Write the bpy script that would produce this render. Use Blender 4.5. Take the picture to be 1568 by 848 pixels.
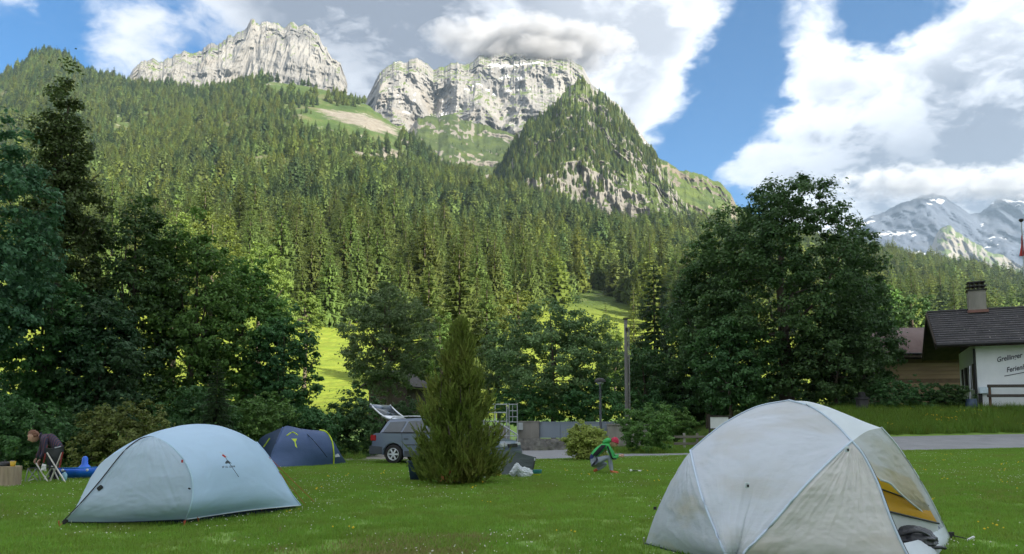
import bpy, bmesh, math, random
import numpy as np
from mathutils import Vector, Matrix
R = math.radians
random.seed(7)
rng = np.random.default_rng(7)
for o in list(bpy.data.objects): bpy.data.objects.remove(o)
S = bpy.context.scene
COL = S.collection

# ------------------------------------------------------------------ camera
W, HPX, F = 1568, 848, 1176.0
CAM_H, PITCH, SHIFT = 1.25, R(5.5), 0.0719
cam = bpy.data.cameras.new('camera')
cam.sensor_fit = 'HORIZONTAL'; cam.sensor_width = 36; cam.lens = 27
cam.shift_y = SHIFT; cam.clip_start = 0.05; cam.clip_end = 40000
co = bpy.data.objects.new('camera', cam); COL.objects.link(co)
co.location = (0, 0, CAM_H); co.rotation_euler = (R(90) + PITCH, 0, 0)
S.camera = co
S.render.resolution_x, S.render.resolution_y = 1024, 554
S.view_settings.view_transform = 'Standard'; S.view_settings.look = 'None'
S.view_settings.exposure = 3.0; S.view_settings.gamma = 1
S.cycles.use_denoising = True
S.cycles.denoiser = 'OPENIMAGEDENOISE'
S.cycles.max_bounces = 8; S.cycles.diffuse_bounces = 4; S.cycles.glossy_bounces = 2
S.cycles.transmission_bounces = 5; S.cycles.volume_bounces = 0; S.cycles.transparent_max_bounces = 8
S.cycles.caustics_reflective = False; S.cycles.caustics_refractive = False
S.cycles.sample_clamp_indirect = 6

def te(px, py):
    """tangents (x/y, (z-h)/y) of the photo point px,py"""
    x = (px - W / 2) / F; v = (HPX / 2 - py) / F + SHIFT * W / F
    dy = math.cos(PITCH) - v * math.sin(PITCH); dz = math.sin(PITCH) + v * math.cos(PITCH)
    return x / dy, dz / dy
def P(px, py, Y):
    t, e = te(px, py)
    return Vector((t * Y, Y, CAM_H + e * Y))
def G(px, py, z=0.0):
    """point of the plane at height z seen at px,py"""
    t, e = te(px, py); Y = (z - CAM_H) / e
    return Vector((t * Y, Y, z))

# ------------------------------------------------------------------ light and sky
SUN_AZ, SUN_EL = R(135), R(24)                 # clockwise from +Y: behind and to the right of the camera
SUN = Vector((math.sin(SUN_AZ) * math.cos(SUN_EL), math.cos(SUN_AZ) * math.cos(SUN_EL), math.sin(SUN_EL)))
sl = bpy.data.lights.new('sun', 'SUN'); sl.energy = 2.0; sl.angle = R(0.5); sl.color = (1.0, 0.91, 0.76)
so = bpy.data.objects.new('sun', sl); COL.objects.link(so)
so.rotation_euler = SUN.to_track_quat('Z', 'Y').to_euler(); so.location = (60, -60, 60)

class NT:
    """small helper for node trees"""
    def __init__(s, tree): s.t = tree; s.n = tree.nodes; s.l = tree.links
    def add(s, typ, **kw):
        n = s.n.new(typ)
        for k, v in kw.items(): setattr(n, k, v)
        return n
    def put(s, sock, v):
        if isinstance(v, bpy.types.NodeSocket): s.l.new(v, sock)
        elif v is not None:
            try: sock.default_value = v
            except Exception:
                sock.default_value = (*v, 1.0) if len(v) == 3 else v[:3]
    def math(s, op, a, b=None, clamp=False):
        n = s.add('ShaderNodeMath', operation=op, use_clamp=clamp); s.put(n.inputs[0], a)
        if b is not None: s.put(n.inputs[1], b)
        return n.outputs[0]
    def vmath(s, op, a, b=None):
        n = s.add('ShaderNodeVectorMath', operation=op); s.put(n.inputs[0], a)
        if b is not None:
            s.put(n.inputs['Scale'] if op == 'SCALE' else n.inputs[1], b)
        return n.outputs['Value'] if op in ('LENGTH', 'DOT_PRODUCT', 'DISTANCE') else n.outputs[0]
    def noise(s, vec, scale, detail=4, rough=0.55, dist=0.0, col=False):
        n = s.add('ShaderNodeTexNoise'); s.put(n.inputs['Vector'], vec)
        n.inputs['Scale'].default_value = scale; n.inputs['Detail'].default_value = detail
        n.inputs['Roughness'].default_value = rough; n.inputs['Distortion'].default_value = dist
        return n.outputs['Color' if col else 'Fac']
    def ramp(s, f, stops, interp='LINEAR'):
        n = s.add('ShaderNodeValToRGB'); s.put(n.inputs[0], f); cr = n.color_ramp; cr.interpolation = interp
        while len(cr.elements) < len(stops): cr.elements.new(0.5)
        for e, (p, c) in zip(cr.elements, stops):
            e.position = p; e.color = (*c, 1) if len(c) == 3 else c
        return n.outputs[0]
    def rng(s, v, a, b, c=0.0, d=1.0, smooth=True):
        n = s.add('ShaderNodeMapRange', interpolation_type='SMOOTHSTEP' if smooth else 'LINEAR')
        for i, x in enumerate((v, a, b, c, d)): s.put(n.inputs[i], x)
        return n.outputs[0]
    def mix(s, f, a, b, blend='MIX'):
        n = s.add('ShaderNodeMix', data_type='RGBA', blend_type=blend)
        s.put(n.inputs['Factor'], f); s.put(n.inputs['A'], a) if False else None
        s.put(n.inputs[6], a); s.put(n.inputs[7], b)
        return n.outputs[2]
    def map(s, vec, scale=(1, 1, 1), loc=(0, 0, 0), rot=(0, 0, 0)):
        n = s.add('ShaderNodeMapping'); s.put(n.inputs[0], vec)
        n.inputs[1].default_value = loc; n.inputs[2].default_value = rot; n.inputs[3].default_value = scale
        return n.outputs[0]

world = bpy.data.worlds.new('World'); S.world = world; world.use_nodes = True
def build_sky():
    t = NT(world.node_tree); t.n.clear()
    out = t.add('ShaderNodeOutputWorld'); bg = t.add('ShaderNodeBackground'); t.l.new(bg.outputs[0], out.inputs[0])
    sky = t.add('ShaderNodeTexSky', sky_type='NISHITA'); sky.sun_disc = False
    sky.sun_elevation = SUN_EL; sky.sun_rotation = SUN_AZ
    sky.altitude = 1400; sky.air_density = 1.0; sky.dust_density = 0.4; sky.ozone_density = 2.5
    hs = t.add('ShaderNodeHueSaturation'); hs.inputs['Saturation'].default_value = 1.55
    hs.inputs['Value'].default_value = 0.135
    t.l.new(sky.outputs[0], hs.inputs['Color'])
    d = t.add('ShaderNodeTexCoord').outputs['Generated']
    sep = t.add('ShaderNodeSeparateXYZ'); t.l.new(d, sep.inputs[0])
    dz = t.math('ADD', t.math('MAXIMUM', sep.outputs[2], 0.0), 0.28)
    inv = t.math('DIVIDE', 1.0, dz)
    plane = t.vmath('SCALE', d, inv)
    warp = t.vmath('SCALE', t.vmath('SUBTRACT', t.noise(plane, 3.0, 4, .6, 0, True), (.5, .5, .5)), 0.22)
    pl = t.vmath('ADD', plane, warp)
    def density(v):
        return t.math('ADD', t.math('MULTIPLY', t.noise(v, 1.7, 10, .60), 1.15), t.math('MULTIPLY', t.noise(v, 6.5, 9, .66), 0.62))
    n0 = density(pl)
    n1 = density(t.vmath('ADD', pl, (.10, -.06, .05)))      # the same clouds a step towards the sun: lit where they thin out that way
    # where the cloud banks of this sky lie (directions), and where it is open
    wd = t.vmath('NORMALIZE', t.vmath('ADD', d, t.vmath('SCALE', t.vmath('SUBTRACT', t.noise(plane, 2.6, 6, .6, 0, True), (.5, .5, .5)), 0.16)))
    def blob(px, py, rx, ry, fall=1.0):
        c = Vector((te(px, py)[0], 1, te(px, py)[1])).normalized()
        right = Vector((0, 0, 1)).cross(c).normalized() * -1; up = right.cross(c).normalized()
        a = t.math('MULTIPLY', t.vmath('DOT_PRODUCT', wd, tuple(right)), F / rx)
        b = t.math('MULTIPLY', t.vmath('DOT_PRODUCT', wd, tuple(up)), F / ry)
        r2 = t.math('ADD', t.math('MULTIPLY', a, a), t.math('MULTIPLY', b, b))
        front = t.math('GREATER_THAN', t.vmath('DOT_PRODUCT', wd, tuple(c)), 0.0)
        g = t.math('MULTIPLY', t.math('EXPONENT', t.math('MULTIPLY', r2, -1.0)), front)
        return t.math('MULTIPLY', g, fall)
    def total(bl):
        s = None
        for b in bl:
            v = blob(*b); s = v if s is None else t.math('ADD', s, v)
        return s
    cov = total([(560, 30, 210, 130, .62), (790, 90, 230, 150, .70), (950, 100, 120, 130, .50), (1010, 20, 70, 60, .25),
                 (160, 50, 110, 70, .24), (1250, 80, 60, 75, .30), (1440, 165, 160, 115, .46), (1340, 262, 190, 60, .62), (1530, 210, 180, 140, .60),
                 (1565, 30, 90, 90, .30), (1120, 262, 60, 26, .34), (1240, 170, 60, 60, .20),
                 (1105, 120, 100, 200, -.46), (330, 60, 110, 80, -.30), (20, 70, 70, 70, -.30), (1390, 20, 100, 55, -.42), (1300, 60, 50, 40, -.12), (1300, 312, 70, 14, -.45), (1200, 250, 40, 30, -.15)])
    away = t.math('SUBTRACT', AWAY, blob(784, 250, 1050, 520, AWAY))      # cloud over the unseen rest of the sky, made denser to brighten the camp
    cov = t.math('ADD', cov, away)
    dens = t.math('ADD', n0, cov); dsun = t.math('ADD', n1, cov)
    fac = t.rng(dens, 1.04, 1.30)
    dark = total([(520, 90, 210, 120, .62), (690, 50, 130, 70, .30), (1350, 250, 190, 60, .60), (1440, 150, 120, 70, .22), (1500, 262, 110, 45, .35), (140, 60, 140, 80, .15)])
    lit = t.rng(t.math('SUBTRACT', dens, dsun), -.10, .13)
    thick = t.rng(dens, 1.15, 1.65)
    shade = t.math('ADD', t.math('MULTIPLY', t.math('MULTIPLY', t.math('SUBTRACT', 1.0, lit), thick), .62), t.math('MULTIPLY', dark, t.math('ADD', .75, t.math('MULTIPLY', t.noise(pl, 4.0, 6, .6), .55))), clamp=True)
    ccol = t.mix(shade, CLOUD_LIT, CLOUD_GREY)
    c = t.mix(fac, hs.outputs[0], ccol)
    t.put(bg.inputs[0], c); bg.inputs[1].default_value = 0.15
AWAY, CLOUD_LIT, CLOUD_GREY = 0.62, (1.06, 1.09, 1.14), (.235, .265, .33)
build_sky()
world.cycles.sampling_method = 'MANUAL'; world.cycles.sample_map_resolution = 1024

# ------------------------------------------------------------------ scene helpers
def tag(o, label=None, cat=None, group=None, kind=None):
    if label: o['label'] = label
    if cat: o['category'] = cat
    if group: o['group'] = group
    if kind: o['kind'] = kind
    return o
def thing(name, loc, label, cat, group=None, rz=0.0):
    o = bpy.data.objects.new(name, None); COL.objects.link(o)
    o.location = loc; o.rotation_euler = (0, 0, rz); o.empty_display_size = 0.2
    return tag(o, label, cat, group)
def link(name, me, parent=None, m=None):
    o = bpy.data.objects.new(name, me); COL.objects.link(o)
    if parent is not None: o.parent = parent
    if m is not None:
        me.materials.clear()
        for x in (m if isinstance(m, (list, tuple)) else [m]): me.materials.append(x)
    return o
def np_mesh(name, v, f, smooth=False, mi=None):
    """mesh from arrays: v (n,3), f (m,3) or (m,4)"""
    me = bpy.data.meshes.new(name); v = np.asarray(v, np.float32); f = np.asarray(f, np.int32); k = f.shape[1]
    me.vertices.add(len(v)); me.vertices.foreach_set('co', v.ravel())
    me.loops.add(f.size); me.loops.foreach_set('vertex_index', f.ravel())
    me.polygons.add(len(f)); me.polygons.foreach_set('loop_start', np.arange(0, f.size, k, dtype=np.int32))
    me.polygons.foreach_set('loop_total', np.full(len(f), k, np.int32))
    if smooth: me.polygons.foreach_set('use_smooth', np.ones(len(f), bool))
    if mi is not None: me.polygons.foreach_set('material_index', np.asarray(mi, np.int32))
    me.update(calc_edges=True); return me
def copy_tree(o, parent=None):
    c = o.copy(); COL.objects.link(c)
    if parent is not None: c.parent = parent
    for ch in list(o.children): copy_tree(ch, c)
    return c

# value noise in numpy
_perm = np.random.default_rng(3).random((64, 64, 64)).astype(np.float32)
def vnoise(p):
    i = np.floor(p).astype(np.int64); f = p - i; f = f * f * (3 - 2 * f); i &= 63; j = (i + 1) & 63
    x0, y0, z0 = i.T; x1, y1, z1 = j.T; fx, fy, fz = f.T; q = _perm
    a = q[x0, y0, z0] * (1 - fx) + q[x1, y0, z0] * fx; b = q[x0, y1, z0] * (1 - fx) + q[x1, y1, z0] * fx
    c = q[x0, y0, z1] * (1 - fx) + q[x1, y0, z1] * fx; d = q[x0, y1, z1] * (1 - fx) + q[x1, y1, z1] * fx
    return ((a * (1 - fy) + b * fy) * (1 - fz) + (c * (1 - fy) + d * fy) * fz) * 2 - 1
def fbm(p, octv=5, gain=0.5, ridged=False):
    p = np.asarray(p, np.float64); s = np.zeros(len(p)); a = 1.0; tot = 0
    for k in range(octv):
        n = vnoise(p * (2.03 ** k) + 17.3 * k)
        s += a * ((1 - 2 * np.abs(n)) if ridged else n); tot += a; a *= gain
    return s / tot
def sstep(a, b, x):
    t = np.clip((x - a) / (b - a), 0, 1); return t * t * (3 - 2 * t)

# ------------------------------------------------------------------ materials
def pmat(name, stops, scale=2.0, detail=4, rough=0.8, bump=0.0, bscale=None, stretch=(1, 1, 1), trans=0.0, spec=0.3, metal=0.0, rand=0.0, coat=0.0, coords='Object', dist=0.0, extra=None):
    """principled material: a colour ramp on noise, bump from finer noise"""
    m = bpy.data.materials.new(name); m.use_nodes = True; t = NT(m.node_tree); t.n.clear()
    out = t.add('ShaderNodeOutputMaterial'); b = t.add('ShaderNodeBsdfPrincipled')
    c = t.add('ShaderNodeNewGeometry').outputs['Position'] if coords == 'World' else t.add('ShaderNodeTexCoord').outputs[coords]
    v = t.map(c, stretch)
    if isinstance(stops[0], (int, float)): stops = [(0.35, tuple(x * 0.86 for x in stops)), (0.65, tuple(min(1, x * 1.10) for x in stops))]
    n = t.noise(v, scale, detail, 0.6, dist); col = t.ramp(n, stops)
    if rand:
        gi = t.add('ShaderNodeNewGeometry').outputs['Random Per Island']
        oi = t.add('ShaderNodeObjectInfo').outputs['Random']
        hs = t.add('ShaderNodeHueSaturation'); t.put(hs.inputs['Color'], col)
        t.put(hs.inputs['Hue'], t.math('ADD', 0.5 - 0.018 * rand, t.math('MULTIPLY', oi, 0.036 * rand)))
        t.put(hs.inputs['Value'], t.math('ADD', 1 - 0.45 * rand, t.math('MULTIPLY', t.math('ADD', gi, t.math('MULTIPLY', oi, .8)), 0.5 * rand)))
        col = hs.outputs[0]
    if extra: col = extra(t, v, col)
    t.put(b.inputs['Base Color'], col); b.inputs['Roughness'].default_value = rough
    b.inputs['Specular IOR Level'].default_value = spec; b.inputs['Metallic'].default_value = metal
    b.inputs['Coat Weight'].default_value = coat
    if bump:
        bn = t.add('ShaderNodeBump'); bn.inputs['Strength'].default_value = 0.8; bn.inputs['Distance'].default_value = bump
        t.put(bn.inputs['Height'], t.noise(v, bscale or scale * 4, 6, 0.6)); t.l.new(bn.outputs[0], b.inputs['Normal'])
    sh = b.outputs[0]
    if trans:
        tr = t.add('ShaderNodeBsdfTranslucent'); t.put(tr.inputs[0], col); mx = t.add('ShaderNodeMixShader'); mx.inputs[0].default_value = trans
        t.l.new(sh, mx.inputs[1]); t.l.new(tr.outputs[0], mx.inputs[2]); sh = mx.outputs[0]
    t.l.new(sh, out.inputs[0]); return m
def leafmat(name, dark, light, trans=0.35, rand=1.0):
    return pmat(name, [(0.3, dark), (0.7, light)], 0.35, 2, 0.55, 0, trans=trans, spec=0.25, rand=rand)
# ------------------------------------------------------------------ terrain
PX = lambda pts, i: np.array([te(*p[:2])[i] for p in pts])
HILL = [(-420, 130, 1900), (-200, 120, 1900), (0, 118, 1800), (30, 102, 1800), (50, 82, 1800), (80, 80, 1800), (105, 88, 1800), (130, 108, 1800), (200, 128, 1750), (310, 138, 1700), (400, 120, 1650),
        (470, 130, 1650), (560, 158, 1600), (620, 200, 1500), (680, 255, 1350), (760, 290, 1150), (850, 316, 1080), (950, 345, 1050), (1050, 350, 1100),
        (1110, 350, 1200), (1250, 372, 1350), (1340, 394, 1400), (1450, 412, 1450), (1568, 436, 1500), (1800, 470, 1500), (2100, 500, 1500)]
_ht = PX(HILL, 0); _he = PX(HILL, 1); _hy = np.array([p[2] for p in HILL], float)
Y0 = 80.0
def hill_z(x, y):
    th = x / y; ec = np.interp(th, _ht, _he); yc = np.interp(th, _ht, _hy)
    t = np.log(np.maximum(y, 1) / Y0) / np.log(yc / Y0)
    tt = np.clip(t, -.4, 1)
    e = ec * np.sign(tt) * np.abs(tt) ** 1.0 * (1 - 0.10 * np.sin(np.pi * np.clip(tt, 0, 1)))
    z = CAM_H + e * np.minimum(y, yc)
    p = np.stack([x / 90, y / 90, np.zeros_like(x)], 1)
    z = z + fbm(p, 4) * np.clip((y - 110) * .02, 0, 14) * (1 - sstep(.9, 1, t) * .7)
    z = z - np.where(y > yc, (y - yc) * .55, 0)
    return z
def near_z(x, y):
    """lawn, road and the bank on its far side"""
    x = np.asarray(x, float); y = np.asarray(y, float)
    z = 0.0165 * np.clip(x, 0, 40) * sstep(9, 28, y)
    w = sstep(9, 15, x)
    up = np.interp(y, [30, 31.0, 35.6, 38.5, 41, 60], [0, .05, .40, 1.42, 1.62, 2.1])
    z = z + w * up
    p = np.stack([x / 5.0, y / 5.0, np.zeros_like(x)], 1)
    z = z + vnoise(p) * 0.02 * sstep(11, 16, y) * (1 - w)
    return z
def ground_z(x, y):
    x = np.asarray(x, float); y = np.asarray(y, float)
    n = near_z(x, y); h = hill_z(x, np.maximum(y, 60.0))
    k = sstep(62, 84, y)
    return n * (1 - k) + h * k
def gz(x, y): return float(ground_z(np.array([x]), np.array([y]))[0])
def gp(px, Y, dz=0.0):
    """the ground point under column px at distance Y"""
    x = (px - W / 2) / F * Y; return Vector((x, Y, gz(x, Y) + dz))

def grid_faces(nu, nv):
    i = np.arange(nu * nv).reshape(nv, nu)
    return np.stack([i[:-1, :-1].ravel(), i[:-1, 1:].ravel(), i[1:, 1:].ravel(), i[1:, :-1].ravel()], 1)

def mat_ground():
    m = bpy.data.materials.new('turf'); m.use_nodes = True; t = NT(m.node_tree); b = t.n['Principled BSDF']
    c = t.add('ShaderNodeTexCoord').outputs['Object']
    n1 = t.noise(c, 0.35, 4); n2 = t.noise(c, 6.0, 5)
    col = t.ramp(n1, [(.3, (.13, .235, .030)), (.7, (.17, .29, .042))])
    col = t.mix(t.rng(n2, .35, .75), col, (.19, .31, .05))
    col = t.mix(t.math('MULTIPLY', t.rng(t.noise(c, 0.5, 3), .60, .72), .5), col, (.22, .21, .09))
    t.put(b.inputs['Base Color'], col); b.inputs['Roughness'].default_value = .9
    bn = t.add('ShaderNodeBump'); bn.inputs['Distance'].default_value = .03; t.put(bn.inputs['Height'], t.noise(c, 30, 4)); t.l.new(bn.outputs[0], b.inputs['Normal'])
    return m
def mat_hill():
    m = bpy.data.materials.new('hillside_turf'); m.use_nodes = True; t = NT(m.node_tree); b = t.n['Principled BSDF']
    c = t.add('ShaderNodeTexCoord').outputs['Object']
    sp = t.add('ShaderNodeSeparateXYZ'); t.l.new(c, sp.inputs[0]); z = sp.outputs[2]
    mead = t.ramp(t.noise(c, 0.08, 5), [(.3, (.145, .185, .024)), (.7, (.205, .235, .034))])
    fin = t.noise(c, 0.6, 4)
    mead = t.mix(t.rng(fin, .3, .8), mead, (.13, .19, .022))
    mead = t.mix(t.rng(t.noise(t.map(c, (1, 3, 3)), .25, 5, .65), .52, .70), mead, (.10, .15, .02))
    alp = t.ramp(t.noise(c, 0.016, 8, .68), [(.3, (.030, .052, .017)), (.50, (.055, .088, .022)), (.60, (.09, .10, .042)), (.72, (.14, .13, .095))])
    rock = t.rng(t.noise(t.map(c, (1, 1, .5)), 0.022, 8, .7), .58, .66)
    alp = t.mix(rock, alp, (.24, .225, .195))
    for sx, sy, sr in ((562, 186, 75), (520, 176, 45), (588, 240, 60), (545, 232, 40), (186, 190, 55), (318, 250, 30), (640, 226, 45)):
        th = te(sx, sy)[0]; yy = np.linspace(300, 1900, 1600); zz = hill_z(th * yy, yy); k_ = int(np.argmin(np.abs((zz - CAM_H) / yy - te(sx, sy)[1])))
        dd = t.vmath('LENGTH', t.vmath('MULTIPLY', t.vmath('SUBTRACT', c, (th * yy[k_], yy[k_], zz[k_])), (1, .55, 1.2)))
        ms = t.rng(t.math('ADD', t.math('DIVIDE', dd, sr), t.math('MULTIPLY', t.math('SUBTRACT', t.noise(c, .03, 7, .7), .5), 2.2)), 1.0, .6)
        alp = t.mix(ms, alp, t.ramp(t.noise(c, .08, 6, .7), [(.3, (.12, .105, .08)), (.7, (.24, .225, .195))]))
    col = t.mix(t.rng(z, 45, 75), mead, alp)
    t.put(b.inputs['Base Color'], col); b.inputs['Roughness'].default_value = .95; b.inputs['Specular IOR Level'].default_value = .1
    bn = t.add('ShaderNodeBump'); bn.inputs['Distance'].default_value = 2.0; t.put(bn.inputs['Height'], t.noise(c, .15, 6)); t.l.new(bn.outputs[0], b.inputs['Normal'])
    return m
def mat_rock(name, veg=0.5, snow=0.0, tint=(1, 1, 1), green=1.0, strata=0.12, dark=1.0):
    m = bpy.data.materials.new(name); m.use_nodes = True; t = NT(m.node_tree); b = t.n['Principled BSDF']
    c = t.add('ShaderNodeTexCoord').outputs['Object']
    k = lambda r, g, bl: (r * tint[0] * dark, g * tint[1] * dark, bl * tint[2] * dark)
    wv = t.noise(c, .004, 3, .5, 0, True)
    cw = t.vmath('ADD', c, t.vmath('SCALE', t.vmath('SUBTRACT', wv, (.5, .5, .5)), 120.0))
    s1 = t.noise(t.map(cw, (1, 1, .22)), .014, 9, .68)                 # vertical streaks
    s2 = t.noise(t.map(cw, (.35, .35, 2.2), rot=(R(12), R(-24), 0)), .011, 8, .66)   # bedding
    f = t.math('ADD', t.math('MULTIPLY', s1, 1 - strata), t.math('MULTIPLY', s2, strata))
    col = t.ramp(f, [(.26, k(.060, .060, .060)), (.37, k(.125, .123, .118)), (.48, k(.190, .184, .172)), (.68, k(.255, .246, .228))])
    col = t.mix(t.math('MULTIPLY', t.rng(t.noise(c, .006, 5), .52, .66), .55), col, k(.20, .178, .148))
    col = t.mix(t.math('MULTIPLY', t.rng(t.noise(t.map(c, (1, 1, .6)), .0045, 6, .62), .50, .64), .62), col, k(.085, .087, .090))
    nz = t.add('ShaderNodeSeparateXYZ'); t.l.new(t.add('ShaderNodeNewGeometry').outputs['Normal'], nz.inputs[0])
    if veg:
        fl = t.math('ADD', t.rng(nz.outputs[2], .35, .80), t.math('MULTIPLY', t.math('SUBTRACT', t.noise(c, .02, 7, .65), .5), 2.4))
        g = t.ramp(t.noise(c, .02, 5), [(.3, (.040 * green, .065 * green, .022 * green)), (.7, (.10 * green, .135 * green, .035 * green))])
        col = t.mix(t.rng(fl, 1.0 - veg, 1.12 - veg), col, g)
    if snow:
        fl = t.math('ADD', t.rng(nz.outputs[2], .30, .85), t.math('MULTIPLY', t.math('SUBTRACT', t.noise(t.map(c, (1, 1, 1.6)), .0030, 6, .6), .5), 3.0))
        col = t.mix(t.rng(fl, 1.25 - snow, 1.30 - snow), col, (.48, .50, .54))
    t.put(b.inputs['Base Color'], col); b.inputs['Roughness'].default_value = .95; b.inputs['Specular IOR Level'].default_value = .1
    bn = t.add('ShaderNodeBump'); bn.inputs['Strength'].default_value = 1.0; bn.inputs['Distance'].default_value = 14.0
    t.put(bn.inputs['Height'], f); t.l.new(bn.outputs[0], b.inputs['Normal'])
    return m

M_TURF = mat_ground(); M_HILL = mat_hill()
# one ground sheet: lawn, river flat and on under the hill and behind the camera
ys = np.concatenate([np.linspace(-900, -20, 14), np.linspace(-10, 26, 50), np.linspace(26.6, 46, 54), np.linspace(47.5, 98, 22)])
xs = np.concatenate([np.linspace(-1500, -60, 12), np.linspace(-50, 50, 100), np.linspace(60, 1500, 12)])
XX, YY = np.meshgrid(xs, ys); x = XX.ravel(); y = YY.ravel()
z = ground_z(x, y) * sstep(-30, 0, y) - np.where(y > 86, (y - 86) * .15, 0)
link('ground', np_mesh('ground', np.stack([x, y, z], 1), grid_faces(len(xs), len(ys)), True), m=M_TURF)['kind'] = 'structure'

# hillside: polar grid, fine steps
ths = np.linspace(te(-420, 650)[0], te(2000, 650)[0], 560); lys = np.concatenate([np.geomspace(86, 1900, 205), np.linspace(1950, 2400, 6)])
TH, LY = np.meshgrid(ths, lys); x = (TH * LY).ravel(); y = LY.ravel()
link('hillside', np_mesh('hillside', np.stack([x, y, hill_z(x, y) - np.where(y < 92, (92 - y) * .0, 0)], 1), grid_faces(len(ths), len(lys)), True), m=M_HILL)['kind'] = 'structure'

# ridge behind and right of the camera: it keeps the evening sun off the campsite
def shade_ridge():
    drop = math.tan(SUN_EL) / abs(math.cos(SUN_AZ)); yr = -700.0
    top = drop * (SHADE_Y - yr)
    xs = np.linspace(60, 1500, 110); vs = np.linspace(-1, 1, 26)
    A, V = np.meshgrid(xs, vs); x = A.ravel(); v = V.ravel()
    y = yr + v * 640.0
    end = sstep(60, 560, x) * sstep(1500, 960, x)              # a broad peak, falling off on either side
    h = top * (1 - np.abs(v) ** 1.15) * end + fbm(np.stack([x / 160, y / 160, 0 * x], 1), 4) * 26 * (1 - np.abs(v) * .9) - 4 * np.abs(v)
    link('mountain_ridge', np_mesh('mountain_ridge', np.stack([x, y, h], 1), grid_faces(len(xs), len(vs)), True), m=M_HILL)['kind'] = 'structure'
SHADE_Y = 96.0
shade_ridge()

def mountain(name, crest, base, m, nu, nv, prof, relief, freq, jag=0.0, seed=0, gully=1.0, zst=.16, back=800, bulge=None):
    """a mountain: crest line and foot line (px, py, distance), joined by a rough face of real relief"""
    ct, ce, cy = PX(crest, 0), PX(crest, 1), np.array([p[2] for p in crest], float)
    bt, be, by = PX(base, 0), PX(base, 1), np.array([p[2] for p in base], float)
    th = np.linspace(ct[0], ct[-1], nu); E1 = np.interp(th, ct, ce); D1 = np.interp(th, ct, cy); E0 = np.interp(th, bt, be); D0 = np.interp(th, bt, by)
    E1 = E1 + jag * fbm(np.stack([th * 90, th * 0 + seed, th * 0], 1), 5, .6)
    v = np.linspace(0, 1, nv)[:, None]
    pd, pe = prof(v)                                             # distance and height shares up the face
    D = D0[None] + (D1 - D0)[None] * pd; E = E0[None] + (E1 - E0)[None] * pe
    T = np.broadcast_to(th[None], D.shape)
    x = T * D; z = E * D
    p = np.stack([x.ravel() * freq, D.ravel() * freq * .5 + seed * 7.7, z.ravel() * freq * zst], 1)
    r = (fbm(p, 6, .55, True) * gully + fbm(p * .37 + 5, 3) * 1.2).reshape(D.shape)
    q = fbm(np.stack([x.ravel() * freq * .4, D.ravel() * freq * .4, z.ravel() * freq * 1.7 + x.ravel() * freq * .6], 1), 4, .55, True).reshape(D.shape) * .12
    win = np.minimum(1, (1 - v) * 12) * np.minimum(1, .25 + v * 3)
    D = D - (r + q) * relief * win
    if bulge is not None: D = bulge(T, E, D)
    X = T * D; Z = CAM_H + E * D
    Vv = np.stack([X, D, Z], -1)
    bk = Vv[-1].copy(); bk2 = bk.copy(); bk2[:, 1] += back; bk2[:, 0] *= (bk2[:, 1] / bk[:, 1]); bk2[:, 2] *= .35
    Vv = np.concatenate([Vv, bk2[None]], 0)
    o = link(name, np_mesh(name, Vv.reshape(-1, 3), grid_faces(nu, nv + 1), True), m=m); o['kind'] = 'structure'
    return th, D, Z
cliff = lambda v: (np.interp(v, [0, .18, .45, .8, 1], [0, .30, .52, .72, 1]), np.interp(v, [0, .18, .45, .8, 1], [0, .13, .45, .84, 1]))
slope = lambda v: (v, v ** 0.92)
wall = lambda v: (np.interp(v, [0, .15, .5, .62, 1], [0, .18, .30, .42, 1]), np.interp(v, [0, .15, .5, .62, 1], [0, .08, .50, .58, 1]))

M_LIME = mat_rock('limestone', veg=.02, snow=.0, tint=(.97, .98, 1.0))
M_LIME2 = mat_rock('limestone_snow', veg=.03, snow=.06, strata=.45, tint=(.96, .97, 1.0))
M_CRAG = mat_rock('wooded_crag', veg=.74, tint=(.85, .84, .82), green=.75)
M_FAR = mat_rock('far_rock_painted_shade', veg=0, snow=.05, tint=(.50, .62, .90), dark=.62)  # cloud shadow and the blue of distance painted into the rock colour
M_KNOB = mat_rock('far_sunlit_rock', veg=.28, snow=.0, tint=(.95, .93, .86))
mountain('mountain', [(185, 130, 2900), (200, 112, 2900), (215, 98, 2900), (232, 92, 2920), (290, 82, 2950), (345, 62, 3000), (352, 52, 3000), (378, 40, 3000), (385, 31, 3000), (395, 35, 3000), (420, 36, 3000), (466, 39, 3000), (488, 58, 2980), (500, 72, 2960), (506, 88, 2940), (522, 100, 2930), (532, 124, 2900)],
         [(185, 190, 2500), (532, 190, 2500)], M_LIME, 480, 150, cliff, 85, .012, .011, 1)
mountain('mountain', [(520, 190, 2950), (560, 148, 2950), (575, 122, 2950), (590, 105, 2960), (612, 92, 3000), (640, 92, 3000), (656, 102, 3030), (663, 108, 3060), (690, 98, 3100), (712, 96, 3100), (745, 82, 3150), (770, 76, 3200), (830, 78, 3200), (868, 88, 3200), (890, 105, 3150), (905, 125, 3100), (935, 150, 3000), (960, 175, 2900), (1000, 230, 2800)],
         [(520, 250, 2300), (575, 235, 2120), (620, 230, 2130), (657, 228, 2440), (690, 225, 2250), (735, 225, 2180), (765, 225, 2330), (800, 225, 2170), (860, 235, 2150), (1000, 300, 2300)], M_LIME2, 600, 170, cliff, 120, .009, .009, 2, zst=.42)
mountain('foothill', [(600, 240, 2200), (640, 178, 2250), (690, 176, 2300), (730, 188, 2350), (790, 205, 2300), (830, 210, 2200), (900, 260, 2100), (1000, 300, 2100)],
         [(600, 330, 1650), (1000, 360, 1650)], mat_rock('bowl_turf', veg=.50, snow=.0, tint=(.80, .78, .74), green=.62), 240, 90, slope, 60, .010, .006, 5, zst=.5)
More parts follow.
